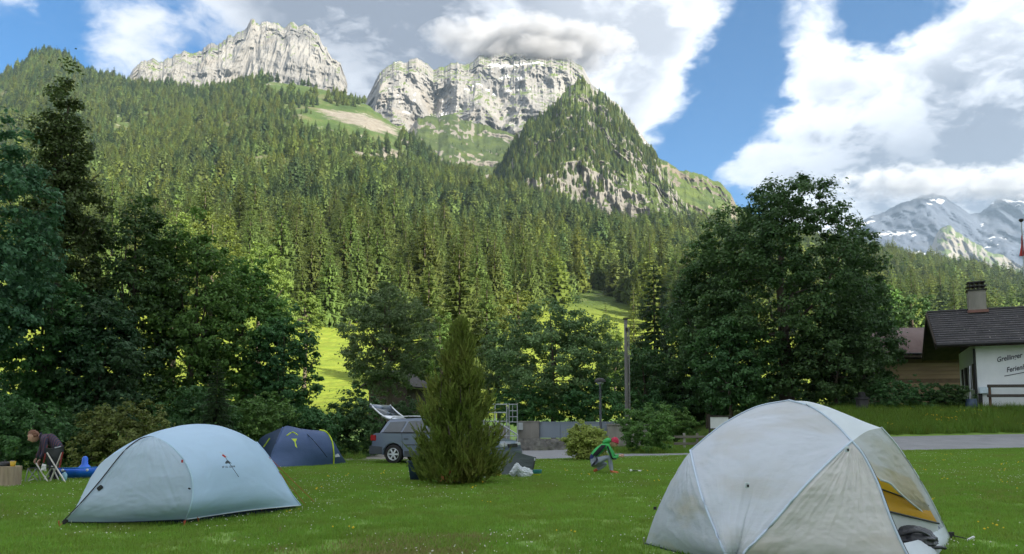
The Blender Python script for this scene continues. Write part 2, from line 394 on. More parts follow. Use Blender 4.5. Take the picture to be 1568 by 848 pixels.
mountain('crag', [(700, 330, 1450), (745, 285, 1450), (770, 246, 1480), (800, 205, 1500), (835, 172, 1520), (852, 160, 1530), (868, 132, 1560), (885, 121, 1580), (902, 126, 1590), (910, 142, 1590), (930, 152, 1590), (942, 166, 1590), (962, 182, 1580), (972, 204, 1560), (1000, 235, 1540), (1022, 268, 1520), (1050, 310, 1480), (1066, 350, 1450)],
         [(700, 380, 1150), (850, 365, 1120), (1066, 385, 1150)], M_CRAG, 440, 170, wall, 65, .016, .012, 3, zst=.3)
mountain('alp', [(940, 210, 1750), (990, 232, 1750), (1040, 258, 1750), (1075, 268, 1780), (1100, 280, 1800), (1118, 294, 1800), (1128, 315, 1800), (1250, 380, 1800), (1340, 420, 1800)],
         [(940, 400, 1350), (1340, 430, 1400)], mat_rock('alp_turf', veg=.70, tint=(.85, .78, .66), green=.85), 300, 110, slope, 60, .012, .006, 4, zst=.45)
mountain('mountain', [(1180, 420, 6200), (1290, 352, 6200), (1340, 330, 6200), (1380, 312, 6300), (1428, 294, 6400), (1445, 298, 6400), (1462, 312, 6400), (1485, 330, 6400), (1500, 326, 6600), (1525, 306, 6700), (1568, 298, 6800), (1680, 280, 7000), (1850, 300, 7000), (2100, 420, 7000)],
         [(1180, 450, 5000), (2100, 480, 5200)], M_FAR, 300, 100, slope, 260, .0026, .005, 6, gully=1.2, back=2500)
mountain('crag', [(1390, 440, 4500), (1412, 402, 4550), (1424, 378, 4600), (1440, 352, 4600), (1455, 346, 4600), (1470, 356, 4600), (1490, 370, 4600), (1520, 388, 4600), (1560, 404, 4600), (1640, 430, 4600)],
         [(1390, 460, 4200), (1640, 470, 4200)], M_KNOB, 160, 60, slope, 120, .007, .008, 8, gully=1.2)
# ------------------------------------------------------------------ conifers
M_BARK = pmat('bark', (.085, .07, .055), 6, 5, .9, .02, stretch=(1, 1, .2))
M_SPRUCE = pmat('spruce_needles', [(.3, (.085, .130, .036)), (.7, (.14, .180, .052))], .5, 3, .6, 0, trans=.18, spec=.15, rand=1.0)
M_FIR = pmat('dark_spruce_needles', [(.3, (.026, .054, .022)), (.7, (.046, .082, .032))], .5, 3, .6, 0, trans=.2, spec=.2, rand=.6)
def conifer_mesh(seed, h=1.0, width=.17, levels=22, per=7, bare=.04, droop=.35, twigs=5, fine=1.0):
    """unit-height spruce: whorls of drooping branches carrying side sprays"""
    r = random.Random(seed); v = []; f = []
    for k in range(levels):
        t = bare + (1 - bare) * (k + r.random() * .6) / levels
        L0 = width * (1 - t) ** .80 * (0.75 + .5 * r.random()) + .006
        if t < bare + .12: L0 *= .65 + 2.5 * (t - bare)
        n = per if t < .75 else max(4, per - 2)
        for j in range(n):
            a = (j + r.random() * .9) / n * 2 * math.pi + k * 1.3
            L = L0 * (.65 + .6 * r.random()); d = Vector((math.cos(a), math.sin(a), 0)); s = Vector((-d.y, d.x, 0))
            z0 = t + .012; lift = .10 * (t - .35); dr = droop * (1 - t * .6)
            pts = [Vector((0, 0, z0)) + d * (L * q) + Vector((0, 0, L * (lift * q * 2 - dr * q * q * 1.2 + (.18 * q ** 4)))) for q in (0.05, .45, .8, 1.0)]
            wd = [L * .05 * fine, L * .20 * fine, L * .15 * fine, 0.0]
            i0 = len(v)
            for p, w in zip(pts, wd):
                sag = Vector((0, 0, -w * .55))
                v += [p + s * w + sag, p, p - s * w + sag]
            for q in range(3):
                b = i0 + q * 3
                f += [(b, b + 3, b + 4, b + 1), (b + 1, b + 4, b + 5, b + 2)]
            for q in range(twigs):                               # side sprays, hanging
                u = .25 + .7 * (q + r.random()) / twigs; sgn = 1 if q % 2 else -1
                i = min(2, int(u * 3)); p = pts[i].lerp(pts[i + 1], u * 3 - i)
                l = L * .34 * (1.15 - u) + .006; dd = (d * .75 + s * sgn * .8).normalized()
                tip = p + dd * l + Vector((0, 0, -l * (.35 + .4 * r.random()))); w2 = d * (l * .22 * fine)
                b = len(v); v += [p - w2, p + w2, tip + w2 * .35, tip - w2 * .35]; f.append((b, b + 1, b + 2, b + 3))
            for q in ((0.55, 1.0) if fine > .8 else (.4, .6, .8, 1.0)):                                # curtains of needles hanging at the tip and half-way
                p = pts[3].lerp(pts[1], 1 - q) ; w2 = s * (L * (.15 + .10 * r.random()) * fine ** 1.4); hang = Vector((0, 0, -L * (.30 + .3 * r.random()) * fine ** .7)) - d * (L * .10) + s * (L * .2 * (r.random() - .5))
                b = len(v); v += [p - w2, p + w2, p + w2 * .25 + hang, p - w2 * .3 + hang * .9]; f.append((b, b + 1, b + 2, b + 3))
    v += [Vector((0, 0, 1)), Vector((.006, 0, .93)), Vector((-.004, .005, .93)), Vector((-.004, -.005, .93))]
    b = len(v) - 4; f += [(b, b + 1, b + 2, b + 2), (b, b + 2, b + 3, b + 3), (b, b + 3, b + 1, b + 1)]
    vv = np.array([tuple(p) for p in v]) * h
    return vv, np.array(f)
def trunk_arrays(h, r0, r1=None, n=7, bend=0.0, seed=0, base=0.0):
    r = random.Random(seed); r1 = r0 * .12 if r1 is None else r1; v = []; f = []; st = 6
    for k in range(st + 1):
        t = k / st; rad = r0 + (r1 - r0) * t + (r0 * .5 if k == 0 else 0)
        cx = bend * math.sin(t * 2.5 + seed); cy = bend * .6 * math.cos(t * 3 + seed) - bend * .6 * math.cos(seed)
        for j in range(n):
            a = j / n * 2 * math.pi; v.append((cx + rad * math.cos(a), cy + rad * math.sin(a), base + (h - base) * t))
    for k in range(st):
        for j in range(n): f.append((k * n + j, k * n + (j + 1) % n, (k + 1) * n + (j + 1) % n, (k + 1) * n + j))
    return np.array(v), np.array(f)

SPR = []; FARM = []
KINDS = [(.155, 24, 7, .40, .05), (.185, 21, 7, .50, .03), (.13, 26, 6, .35, .12), (.165, 20, 7, .6, .08), (.205, 20, 8, .45, .02)]
for i, (wd, lv, pr, dr, ba) in enumerate(KINDS):
    cv, cf = conifer_mesh(20 + i, 1, wd, int(lv * 1.9), pr + 3, ba, dr, 9, .50)
    tv, tf = trunk_arrays(.96, .011, seed=i)
    SPR.append((np_mesh('spruce_crown', cv, cf), np_mesh('spruce_trunk', tv, tf, True)))
    FARM.append(np_mesh('spruce_far', *conifer_mesh(20 + i, 1, wd, lv, pr, ba, dr)))
for c, t in SPR: c.materials.append(M_SPRUCE); t.materials.append(M_BARK)
M_DUSK = pmat('dusky_spruce_needles', [(.3, (.045, .080, .030)), (.7, (.075, .115, .042))], .5, 3, .6, 0, trans=.15, spec=.15, rand=.7)
M_LARCH = pmat('larch_needles', [(.3, (.13, .17, .034)), (.7, (.18, .215, .05))], .5, 3, .6, 0, trans=.4, spec=.15, rand=.8)
def conifer(name, loc, h, label, group=None, var=0, rz=0.0, m=None, wide=1.0, cat='tree'):
    o = thing(name, loc, label, cat, group, rz)
    c = link('crown', SPR[var][0], o); t = link('trunk', SPR[var][1], o)
    for q in (c, t): q.scale = (h * wide, h * wide, h)
    if m:
        c.material_slots[0].link = 'OBJECT'; c.material_slots[0].material = m
    return o

def cam_px(x, y, z):
    d = y * math.cos(PITCH) + (z - CAM_H) * math.sin(PITCH); u = -y * math.sin(PITCH) + (z - CAM_H) * math.cos(PITCH)
    return W / 2 + F * x / d, HPX / 2 - F * u / d + SHIFT * W

# forest floor limits read off the photograph: nothing grows lower than this line on the slope
FL = [(-420, 520), (0, 500), (230, 470), (400, 480), (470, 500), (560, 505), (640, 520), (760, 515), (830, 480), (890, 452), (908, 440), (960, 464), (985, 492), (1100, 520), (1340, 520), (1800, 540)]
def forest_points():
    r = np.random.default_rng(11)
    sp = 9.6
    gx, gy = np.meshgrid(np.arange(-1750, 2000, sp), np.arange(95, 1990, sp)); n = gx.size
    x = gx.ravel() + r.uniform(-.48, .48, n) * sp; y = gy.ravel() + r.uniform(-.48, .48, n) * sp
    th = x / y; k = (th > te(-330, 600)[0]) & (th < te(1850, 600)[0]); x, y = x[k], y[k]; th = th[k]
    yc = np.interp(th, _ht, _hy); k = y < yc + 22; x, y, th, yc = x[k], y[k], th[k], yc[k]
    z = hill_z(x, y); px, py = cam_px(x, y, z)
    fl = np.interp(px, *np.array(FL, float).T) + 5 * vnoise(np.stack([px / 14, px * 0, px * 0], 1))
    low = py < fl
    dens = np.ones(len(x))
    p = np.stack([x / 70, y / 70, 0 * x], 1); nz = fbm(p, 4)
    # upper slope: open larch and spruce among pasture and scree
    up = sstep(285, 230, py) * sstep(300, 440, px) * sstep(760, 640, px)
    dens -= up * (.30 + nz * 1.5)
    scree = np.exp(-(((px - 565) / 62) ** 2 + ((py - 190) / 26) ** 2)) + np.exp(-(((px - 505) / 40) ** 2 + ((py - 180) / 18) ** 2)) * .9 + np.exp(-(((px - 585) / 34) ** 2 + ((py - 243) / 9) ** 2)) + .7 * np.exp(-(((px - 185) / 26) ** 2 + ((py - 195) / 14) ** 2))
    dens -= scree * 1.25
    mid = sstep(250, 300, py); dens -= (1 - mid) * .12 + 2.3 * np.clip(nz - .14, 0, 1)
    keep = low & (r.random(len(x)) < dens)
    # hidden or facing away behind the crest is still there, one row deep
    x, y, z, px, py = x[keep], y[keep], z[keep], px[keep], py[keep]
    h = (15 + 16 * r.random(len(x))) * (1 + .18 * sstep(330, 430, py)) * (1 + .22 * fbm(np.stack([x / 40, y / 40, 0 * x], 1), 3))
    h *= np.where(py < 270, .80, 1.0) * np.where(r.random(len(x)) < .15, .6, 1) * np.where(r.random(len(x)) < .13, 1.28, 1)
    return x, y, z, px, py, h
fx, fy, fz, fpx, fpy, fh = forest_points()
app = fh / fy * (fpx > 30) * (fpx < 1560)
# small pine scrub on crag and peaks is added to the mass below
order = np.argsort(-app); big = order[:300]; rest = np.ones(len(fx), bool); rest[big] = False
rf = random.Random(5)
ZONES = [(215, 'behind the tall narrow tree at the left', 'left edge of the forest'), (330, 'behind the middle of the left tree row', 'forest behind the left tree row'), (430, 'behind the sunlit yellow green tree', 'forest behind the sunlit tree'),
         (560, 'above the yellow meadow', 'forest edge above the yellow meadow'), (670, 'above the airy grey green tree with forked branches', 'forest edge above the airy grey green tree'), (790, 'above the top of the juniper', 'forest edge above the juniper'),
         (905, 'above the broad grey green tree behind the wall', 'forest edge above the broad grey green tree'), (1010, 'around the little meadow', 'forest edge round the little meadow'), (1340, 'just left of the huge maple', 'forest beside the huge maple'), (1e9, 'above the brown roofed barn', 'forest above the barn and the white house')]
for i in big:
    zn = next(q for q in ZONES if fpx[i] < q[0])
    conifer('spruce_tree', (fx[i], fy[i], fz[i] - .4), float(fh[i]), 'sunlit spruce low on the forest slope ' + zn[1], 'spruces of the ' + zn[2], rf.randrange(5), rf.random() * 6.28, None, 1.0 + rf.random() * .45)

# the rest of the forest: one mass of instances
FAR = bpy.data.collections.new('forest_kinds')
for i, c in enumerate(FARM + FARM[:2] + FARM[1:4]):
    me = c.copy(); bm = bmesh.new(); bm.from_mesh(c); bm.from_mesh(SPR[i % 5][1]); bm.to_mesh(me); bm.free(); me.name = 'spruce_whole'; me.materials.append(M_SPRUCE if i < 5 else (M_LARCH if i < 7 else M_DUSK))
    o = bpy.data.objects.new('spruce_kind', me); FAR.objects.link(o)
def scatter(name, pts, rot, scl, coll, m=None, kind='stuff', seed=0, label=None, rotx=None, pick=None):
    me = bpy.data.meshes.new(name); me.vertices.add(len(pts)); me.vertices.foreach_set('co', np.asarray(pts, np.float32).ravel())
    def at(nm, typ, d, key='value'):
        a = me.attributes.new(nm, typ, 'POINT'); a.data.foreach_set(key, np.asarray(d, np.float32 if typ != 'INT' else np.int32).ravel())
    r3 = np.zeros((len(pts), 3)); r3[:, 2] = rot
    if rotx is not None: r3[:, :2] = rotx
    s3 = np.asarray(scl); s3 = np.repeat(s3[:, None], 3, 1) if s3.ndim == 1 else s3
    at('rot', 'FLOAT_VECTOR', r3, 'vector'); at('scl', 'FLOAT_VECTOR', s3, 'vector')
    at('pick', 'INT', np.random.default_rng(seed).integers(0, 1000, len(pts)) if pick is None else pick)
    o = link(name, me); o['kind'] = kind
    ng = bpy.data.node_groups.new(name + '_scatter', 'GeometryNodeTree')
    ng.interface.new_socket('Geometry', in_out='INPUT', socket_type='NodeSocketGeometry'); ng.interface.new_socket('Geometry', in_out='OUTPUT', socket_type='NodeSocketGeometry')
    N = ng.nodes; L = ng.links; gi = N.new('NodeGroupInput'); go = N.new('NodeGroupOutput')
    ci = N.new('GeometryNodeCollectionInfo'); ci.inputs['Collection'].default_value = coll; ci.inputs['Separate Children'].default_value = True; ci.inputs['Reset Children'].default_value = True
    ip = N.new('GeometryNodeInstanceOnPoints'); ip.inputs['Pick Instance'].default_value = True
    def na(nm, typ):
        n = N.new('GeometryNodeInputNamedAttribute'); n.data_type = typ; n.inputs['Name'].default_value = nm; return n.outputs[0]
    L.new(gi.outputs[0], ip.inputs['Points']); L.new(ci.outputs[0], ip.inputs['Instance'])
    L.new(na('pick', 'INT'), ip.inputs['Instance Index']); 
    er = N.new('FunctionNodeEulerToRotation'); L.new(na('rot', 'FLOAT_VECTOR'), er.inputs[0]); L.new(er.outputs[0], ip.inputs['Rotation'])
    L.new(na('scl', 'FLOAT_VECTOR'), ip.inputs['Scale']); L.new(ip.outputs[0], go.inputs[0])
    md = o.modifiers.new('scatter', 'NODES'); md.node_group = ng
    return o
def in_view(x, y, z, m=160): 
    px, py = cam_px(x, y, z); return (px > -m) & (px < W + m) & (py < HPX + m)
w_ = rng.random(rest.sum()); kn_ = fbm(np.stack([fx / 95, fy / 95, 0 * fx + 4], 1), 3)[rest]; kq_ = rng.random(rest.sum())
# stands of larch and of darker spruce among the rest
pk_ = np.where(kq_ < np.clip(.10 + 1.1 * kn_, .03, .6), 5 + (w_ * 1.99).astype(int), np.where(kq_ > np.clip(.80 + 1.2 * kn_, .35, .97), 7 + (w_ * 2.99).astype(int), (w_ * 4.99).astype(int)))
scatter('forest', np.stack([fx, fy, fz - .4], 1)[rest], w_ * 6.28, np.stack([fh[rest] * (1.2 + .6 * w_)] * 2 + [fh[rest]], 1), FAR, seed=2, pick=pk_)

# broadleaf crowns among the spruces low on the slope
BROAD = bpy.data.collections.new('broadleaf_kinds')
M_BROAD = pmat('slope_leaves', [(.3, (.13, .175, .034)), (.7, (.19, .235, .05))], .5, 3, .6, 0, trans=.4, spec=.15, rand=.9)
for i in range(3):
    r_ = np.random.default_rng(90 + i); k_ = r_.normal(size=(46, 3)); k_ /= np.linalg.norm(k_, axis=1)[:, None]; k_ *= r_.uniform(.35, 1, 46)[:, None]; n_ = 1100; j_ = r_.integers(0, 46, n_)
    c_ = k_[j_] * [.30, .30, .40] + r_.normal(size=(n_, 3)) * .045 + [0, 0, .56]; nn = k_[j_] + r_.normal(size=(n_, 3)) * .5 + [0, 0, .4]; nn /= np.linalg.norm(nn, axis=1)[:, None]
    a_ = np.cross(nn, r_.normal(size=(n_, 3))); a_ /= np.linalg.norm(a_, axis=1)[:, None]; b_ = np.cross(nn, a_); s_ = r_.uniform(.022, .045, n_)[:, None]
    me = np_mesh('broad_whole', np.stack([c_ + a_ * s_, c_ + b_ * s_ * .7, c_ - a_ * s_, c_ - b_ * s_ * .7], 1).reshape(-1, 3), np.arange(4 * n_).reshape(-1, 4)); me.materials.append(M_BROAD); BROAD.objects.link(bpy.data.objects.new('broad_kind', me))
rb = np.random.default_rng(31); q_ = rb.random(len(fx)); nb = fbm(np.stack([fx / 110, fy / 110, 0 * fx + 9], 1), 3)
sel = rest & (q_ < np.clip(.05 + .5 * np.clip(nb - .05, 0, 1) + .10 * sstep(330, 430, fpy), 0, .5)); hb = fh[sel] * rb.uniform(.55, .85, sel.sum())
scatter('broadleaf_wood', np.stack([fx, fy, fz - .3], 1)[sel], rb.random(sel.sum()) * 6.28, np.stack([hb * 1.1, hb * 1.1, hb], 1), BROAD, seed=8)

# trees on the crag and ledges: sampled on the crag's own surface
def on_mesh(o, n, test, seed):
    me = o.data; nv = len(me.vertices); c = np.empty(nv * 3, np.float32); me.vertices.foreach_get('co', c); c = c.reshape(-1, 3)
    q = np.array([p.vertices[:] for p in me.polygons]); a, b, d = c[q[:, 0]], c[q[:, 1]], c[q[:, 3]]
    nrm = np.cross(b - a, d - a); ar = np.linalg.norm(nrm, axis=1); up = nrm[:, 2] / np.maximum(ar, 1e-9)
    ctr = c[q].mean(1); px, py = cam_px(ctr[:, 0], ctr[:, 1], ctr[:, 2])
    wt = ar * test(px, py, up, ctr); wt = wt / wt.sum(); r = np.random.default_rng(seed)
    i = r.choice(len(q), n, p=wt); u, v = r.random(n), r.random(n)
    pts = c[q[i, 0]] * ((1 - u) * (1 - v))[:, None] + c[q[i, 1]] * (u * (1 - v))[:, None] + c[q[i, 2]] * (u * v)[:, None] + c[q[i, 3]] * ((1 - u) * v)[:, None]
    return pts, r
def crag_test(px, py, up, c):
    nz = fbm(c / 70.0, 4)
    t = np.clip(np.abs(up) * 1.3 - .25, 0, 1) + .04
    bare = sstep(925, 965, px) * sstep(240, 275, py) * sstep(1080, 1050, px)      # the bare wall low on its right
    bare = np.maximum(bare, sstep(860, 900, px) * sstep(285, 310, py))
    top = sstep(165, 150, py)
    return t * (1 - .93 * bare) * (1 - .9 * top) * np.clip(.75 + nz * 1.4, .05, 2)
pts, r = on_mesh(bpy.data.objects['crag'], 8200, crag_test, 3)
hh = 10 + 9 * r.random(len(pts))
scatter('crag_wood', pts - [0, 0, .5], r.random(len(pts)) * 6.28, np.stack([hh * 1.15, hh * 1.15, hh], 1), FAR, seed=3)
pts, r = on_mesh(bpy.data.objects['alp'], 900, lambda px, py, up, c: sstep(290, 330, py) * np.clip(.5 + fbm(c / 60., 3) * 2, 0, 1), 4)
hh = 9 + 8 * r.random(len(pts)); scatter('alp_wood', pts - [0, 0, .5], r.random(len(pts)) * 6.28, np.stack([hh, hh, hh], 1), FAR, seed=4)
pts, r = on_mesh(bpy.data.objects['foothill'], 1500, lambda px, py, up, c: sstep(200, 260, py) * np.clip(.3 + fbm(c / 80., 3) * 2, 0, 1) + .03, 5)
hh = 6 + 7 * r.random(len(pts)); scatter('bowl_wood', pts - [0, 0, .5], r.random(len(pts)) * 6.28, np.stack([hh * 1.2, hh * 1.2, hh], 1), FAR, seed=5)
print('forest', len(fx))
# ------------------------------------------------------------------ broadleaf trees and shrubs
LM = {
 'deep':  leafmat('deep_green_leaves', (0.047, 0.113, 0.039), (0.086, 0.179, 0.053)),
 'blue':  leafmat('bluish_green_leaves', (0.042, 0.110, 0.053), (0.080, 0.172, 0.071)),
 'mid':   leafmat('green_leaves', (0.080, 0.166, 0.039), (0.137, 0.250, 0.057)),
 'grey':  leafmat('grey_green_leaves', (0.096, 0.157, 0.063), (0.160, 0.232, 0.090)),
 'olive': leafmat('olive_leaves', (0.105, 0.133, 0.033), (0.177, 0.197, 0.053)),
 'spire': leafmat('dusky_green_leaves', (0.061, 0.100, 0.031), (0.100, 0.147, 0.047)),
 'light': leafmat('light_green_leaves', (0.122, 0.179, 0.037), (0.186, 0.237, 0.054), .45),
 'yellow':leafmat('yellow_green_leaves', (.25, .31, .06), (.35, .39, .10), .4),
}
def tube(pts, radii, n=6):
    v = []; f = []; pts = [Vector(p) for p in pts]
    for i, p in enumerate(pts):
        d = (pts[min(i + 1, len(pts) - 1)] - pts[max(i - 1, 0)]).normalized()
        a = d.orthogonal().normalized(); b = d.cross(a)
        for j in range(n):
            q = j / n * 2 * math.pi; v.append(p + (a * math.cos(q) + b * math.sin(q)) * radii[i])
    for i in range(len(pts) - 1):
        for j in range(n): f.append((i * n + j, i * n + (j + 1) % n, (i + 1) * n + (j + 1) % n, (i + 1) * n + j))
    return [tuple(x) for x in v], f
def leaves_mesh(c, nrm, size, r, asp=.62, name='crown'):
    """diamond leaves: c centres, nrm facing"""
    n = len(c); nrm = nrm / np.maximum(np.linalg.norm(nrm, axis=1), 1e-6)[:, None]
    a = np.cross(nrm, r.normal(size=(n, 3))); a /= np.maximum(np.linalg.norm(a, axis=1), 1e-6)[:, None]
    b = np.cross(nrm, a); s = (size * r.uniform(.6, 1.35, n))[:, None]
    v = np.stack([c + a * s * .5 - nrm * s * .10, c + b * s * .5 * asp, c - a * s * .5 - nrm * s * .10, c - b * s * .5 * asp], 1).reshape(-1, 3)
    return np_mesh(name, v, np.arange(4 * n).reshape(-1, 4))
def crown_points(n, rx, rz, seed, clumps=110, cr=.16, shape='round', hollow=.55, flat=.62, rough=.32):
    """leaf positions in clumps filling a rough crown of half-width rx and half-height rz"""
    r = np.random.default_rng(seed); clumps = int(clumps * 3.2); cr = cr * .62
    d = r.normal(size=(clumps, 3)); d /= np.linalg.norm(d, axis=1)[:, None]
    rad = hollow + (1 - hollow) * r.random(clumps) ** .75
    env = 1 + rough * fbm(d * 2.1 + seed, 3) - .05
    k = d * (rad * env)[:, None]
    if shape == 'cone': w = (1.08 - np.clip((k[:, 2] + 1) / 2, 0, 1)) ** .75 * 1.15; k[:, :2] *= w[:, None]
    if shape == 'egg': w = 1.12 - .38 * np.clip(k[:, 2], -1, 1); k[:, :2] *= w[:, None]
    if shape == 'dome': k[:, 2] = np.where(k[:, 2] < 0, k[:, 2] * 1.0, k[:, 2]); w = 1.05 - .25 * np.clip(k[:, 2], 0, 1) + .06 * np.clip(-k[:, 2], 0, 1); k[:, :2] *= w[:, None]
    i = r.integers(0, clumps, n); sz = cr * r.uniform(.55, 1.35, clumps)
    o = r.normal(size=(n, 3)); o /= np.linalg.norm(o, axis=1)[:, None]; o *= (r.random(n) ** .45 * np.where(r.random(n) < .12, 2.1, 1))[:, None]
    sc = np.array([rx, rx, rz]); m = (rx + rz) / 2
    off = o * sz[i][:, None] * m; off[:, 2] *= flat
    c = k[i] * sc + off
    nrm = o * .55 + k[i] * .45 + np.array([0, 0, .55]) + r.normal(size=(n, 3)) * .45
    return c, nrm, k * sc, r
BRANCHY = {}
def broadleaf(name, px, Y, top, wpx, bot, n, leaf, mat, label, seed, shape='round', cat='tree', clumps=110, cr=.17, hollow=.5, trunk=True, group=None, rough=.32, tr=None, lean=0.0, flat=.62, limbs=9):
    """px: column of the trunk; top, bot: rows of the crown's top and bottom; wpx: its width in the photograph; Y metres away"""
    base = gp(px, Y); s = Y / F
    zt = P(px, top, Y).z; zb = P(px, bot, Y).z
    rz = (zt - zb) / 2; rx = wpx * s / 2; cz = (zt + zb) / 2 - base.z
    rz /= 1 + cr * .28; rx /= 1 + cr * .30
    if not trunk: rz *= 1.15
    cz = zt - rz * (1 + cr * .28) - base.z
    group = group or {'ash_tree': 'broadleaf trees of the row on the left', 'shrub': 'shrubs round the campsite', 'birch_tree': 'trees standing beyond the camp', 'willow_tree': 'grey green trees behind the bridge', 'maple_tree': 'dark maple group on the right'}.get(name)
    o = thing(name, base, label, cat, group)
    n = int(n * (1.75 if trunk else 1.6)); c, nrm, kc, r = crown_points(n, rx, rz, seed, clumps, cr, shape, hollow, flat, rough)
    c = c + [lean, 0, cz]; kc = kc + [lean, 0, cz]
    ok = c[:, 2] > .05; c, nrm = c[ok], nrm[ok]
    link('crown', leaves_mesh(c, nrm, leaf * .76, r), o, LM[mat])
    if trunk:
        q = random.Random(seed); H = zt - base.z; tr = tr or max(.05, H * .014); vs, fs = [], []
        def put(t):
            b = len(vs); vs.extend(t[0]); fs.extend(tuple(x + b for x in f) for f in t[1])
        b1 = cz - rz * .55 if cz - rz * .55 > .4 else .4
        spine = [Vector((0, 0, -.3)), Vector((lean * .2 + q.uniform(-.1, .1), q.uniform(-.1, .1), b1)), Vector((lean * .7 + q.uniform(-.25, .25), q.uniform(-.2, .2), cz)), Vector((lean + q.uniform(-.3, .3), 0, cz + rz * .8))]
        put(tube(spine, [tr * 1.35, tr, tr * .6, tr * .12], 8))
        for j in range(limbs):                                      # limbs run out to real clumps
            e = Vector(kc[q.randrange(len(kc))]); t = q.uniform(.15, .75); a = spine[1].lerp(spine[2], t) if t < .6 else spine[2].lerp(spine[3], (t - .6))
            if e.z < a.z + .1: e.z = a.z + abs(e.z - a.z) * .5 + .2
            m = a.lerp(e, .5) + Vector((q.uniform(-.2, .2), q.uniform(-.2, .2), -.12 * (e - a).length))
            put(tube([a, m, e], [tr * .42, tr * .26, tr * .06], 5))
        link('trunk', np_mesh('trunk', vs, fs, True), o, M_BARK)
    return o
T = broadleaf
# --- the tree row on the left
T('ash_tree', -45, 23, 165, 235, 590, 15000, .20, 'blue', 'big bluish green tree at the far left edge, cut by the frame', 1, clumps=120)
T('ash_tree', 70, 28, 96, 190, 560, 16000, .19, 'spire', 'tall narrow dark tree rising highest over the left tree row', 2, 'cone', clumps=120, cr=.15, hollow=.25, lean=.1, limbs=16, rough=.5)
T('ash_tree', 60, 26, 395, 230, 690, 12000, .19, 'deep', 'low dark tree under the tall narrow tree behind the stooping man', 3, clumps=120, hollow=.35)
T('ash_tree', 205, 30, 288, 165, 650, 13000, .20, 'deep', 'dark green tree just right of the tall narrow tree', 4, 'egg', clumps=120)
T('ash_tree', 288, 31, 322, 175, 660, 14000, .20, 'mid', 'broad green tree behind the pale blue tent', 5, 'egg', clumps=120)
T('ash_tree', 372, 33, 385, 155, 665, 12000, .20, 'mid', 'green tree standing behind the dark blue tent', 6, 'egg', clumps=100)
T('ash_tree', 432, 32, 462, 120, 690, 10000, .19, 'deep', 'small dark tree at the right end of the left tree row', 7, clumps=100)
T('ash_tree', 150, 26, 430, 180, 690, 11000, .19, 'blue', 'bluish low tree in the row between the stooping man and the pale blue tent', 8, clumps=100, hollow=.35)
# --- shrubs at its foot
T('shrub', 190, 21.5, 606, 165, 722, 9000, .12, 'olive', 'olive brown rounded shrub behind the pale blue tent', 9, cat='shrub', trunk=False, clumps=80, hollow=.3)
T('shrub', 30, 21, 600, 150, 715, 7000, .13, 'deep', 'dark shrub behind the stooping man', 10, cat='shrub', trunk=False, hollow=.3)
T('shrub', 105, 23, 625, 110, 715, 6000, .13, 'deep', 'dark green shrub behind the blue kayak', 11, cat='shrub', trunk=False, hollow=.3)
T('shrub', 300, 25, 585, 150, 700, 8000, .14, 'deep', 'dark green shrub directly behind the top of the pale blue tent', 12, cat='shrub', trunk=False, hollow=.3)
T('shrub', 400, 27, 590, 150, 705, 8000, .14, 'mid', 'green shrub directly behind the dark blue tent', 13, cat='shrub', trunk=False, hollow=.3)
T('shrub', 480, 28, 612, 110, 705, 7000, .14, 'deep', 'shrub just left of the raised tailgate', 14, cat='shrub', trunk=False, hollow=.3)
T('shrub', 545, 30, 592, 110, 700, 8000, .15, 'deep', 'tall dark shrub behind the raised tailgate of the grey car', 15, cat='shrub', trunk=False, hollow=.3)
# --- sunlit trees beyond the row
T('birch_tree', 392, 92, 366, 105, 520, 7000, .36, 'light', 'sunlit yellow green tree rising behind the left tree row', 20, 'egg', clumps=80)
T('birch_tree', 318, 96, 318, 120, 520, 7000, .36, 'light', 'sunlit tree higher behind the middle of the left tree row', 21, 'egg', clumps=80)
T('birch_tree', 262, 102, 300, 80, 520, 5000, .36, 'light', 'narrow sunlit tree behind the left tree row', 26, 'egg', clumps=80)
T('birch_tree', 466, 105, 440, 62, 512, 4500, .34, 'light', 'small sunlit tree at the left edge of the yellow meadow', 22, 'egg', clumps=60)
T('birch_tree', 792, 100, 436, 78, 540, 5000, .36, 'light', 'bright sunlit bushy tree above the grey green trees', 23, 'round', clumps=70)
T('birch_tree', 675, 82, 478, 75, 600, 5000, .32, 'mid', 'sunlit leafy tree beside the upright juniper', 24, clumps=70)
T('birch_tree', 942, 98, 500, 70, 600, 4500, .32, 'light', 'sunlit bushy tree below the little meadow, left of the utility pole', 25, clumps=70)
# --- middle
T('willow_tree', 597, 46, 424, 180, 610, 17000, .20, 'grey', 'airy grey green tree with forked branches behind the grey car', 30, 'round', clumps=110, hollow=.35, limbs=16, lean=-.2)
T('willow_tree', 848, 47, 450, 215, 640, 25000, .21, 'grey', 'broad grey green tree behind the concrete wall', 31, 'dome', clumps=130)
T('willow_tree', 765, 52, 500, 90, 620, 6500, .21, 'grey', 'slim grey green tree between the juniper and the broad tree', 32, clumps=70)
T('shrub', 800, 45, 585, 120, 652, 6000, .20, 'deep', 'dark shrub behind the concrete block', 33, cat='shrub', trunk=False, hollow=.3)
T('shrub', 905, 45, 570, 150, 655, 8000, .20, 'deep', 'dark shrub behind the blue grey bridge wall', 34, cat='shrub', trunk=False, hollow=.3)
T('willow_tree', 985, 50, 520, 110, 660, 8000, .21, 'deep', 'dark low tree behind the utility pole', 35, clumps=80)
T('shrub', 897, 26.6, 644, 78, 704, 17000, .10, 'yellow', 'yellow green rounded shrub at the lawn edge beside the lamp post', 36, cat='shrub', trunk=False, hollow=.2, clumps=70, cr=.30)
T('shrub', 990, 31.5, 610, 110, 690, 7500, .13, 'mid', 'loose green shrub between the utility pole and the crouching person', 37, cat='shrub', trunk=False, hollow=.3, clumps=70, rough=.55)
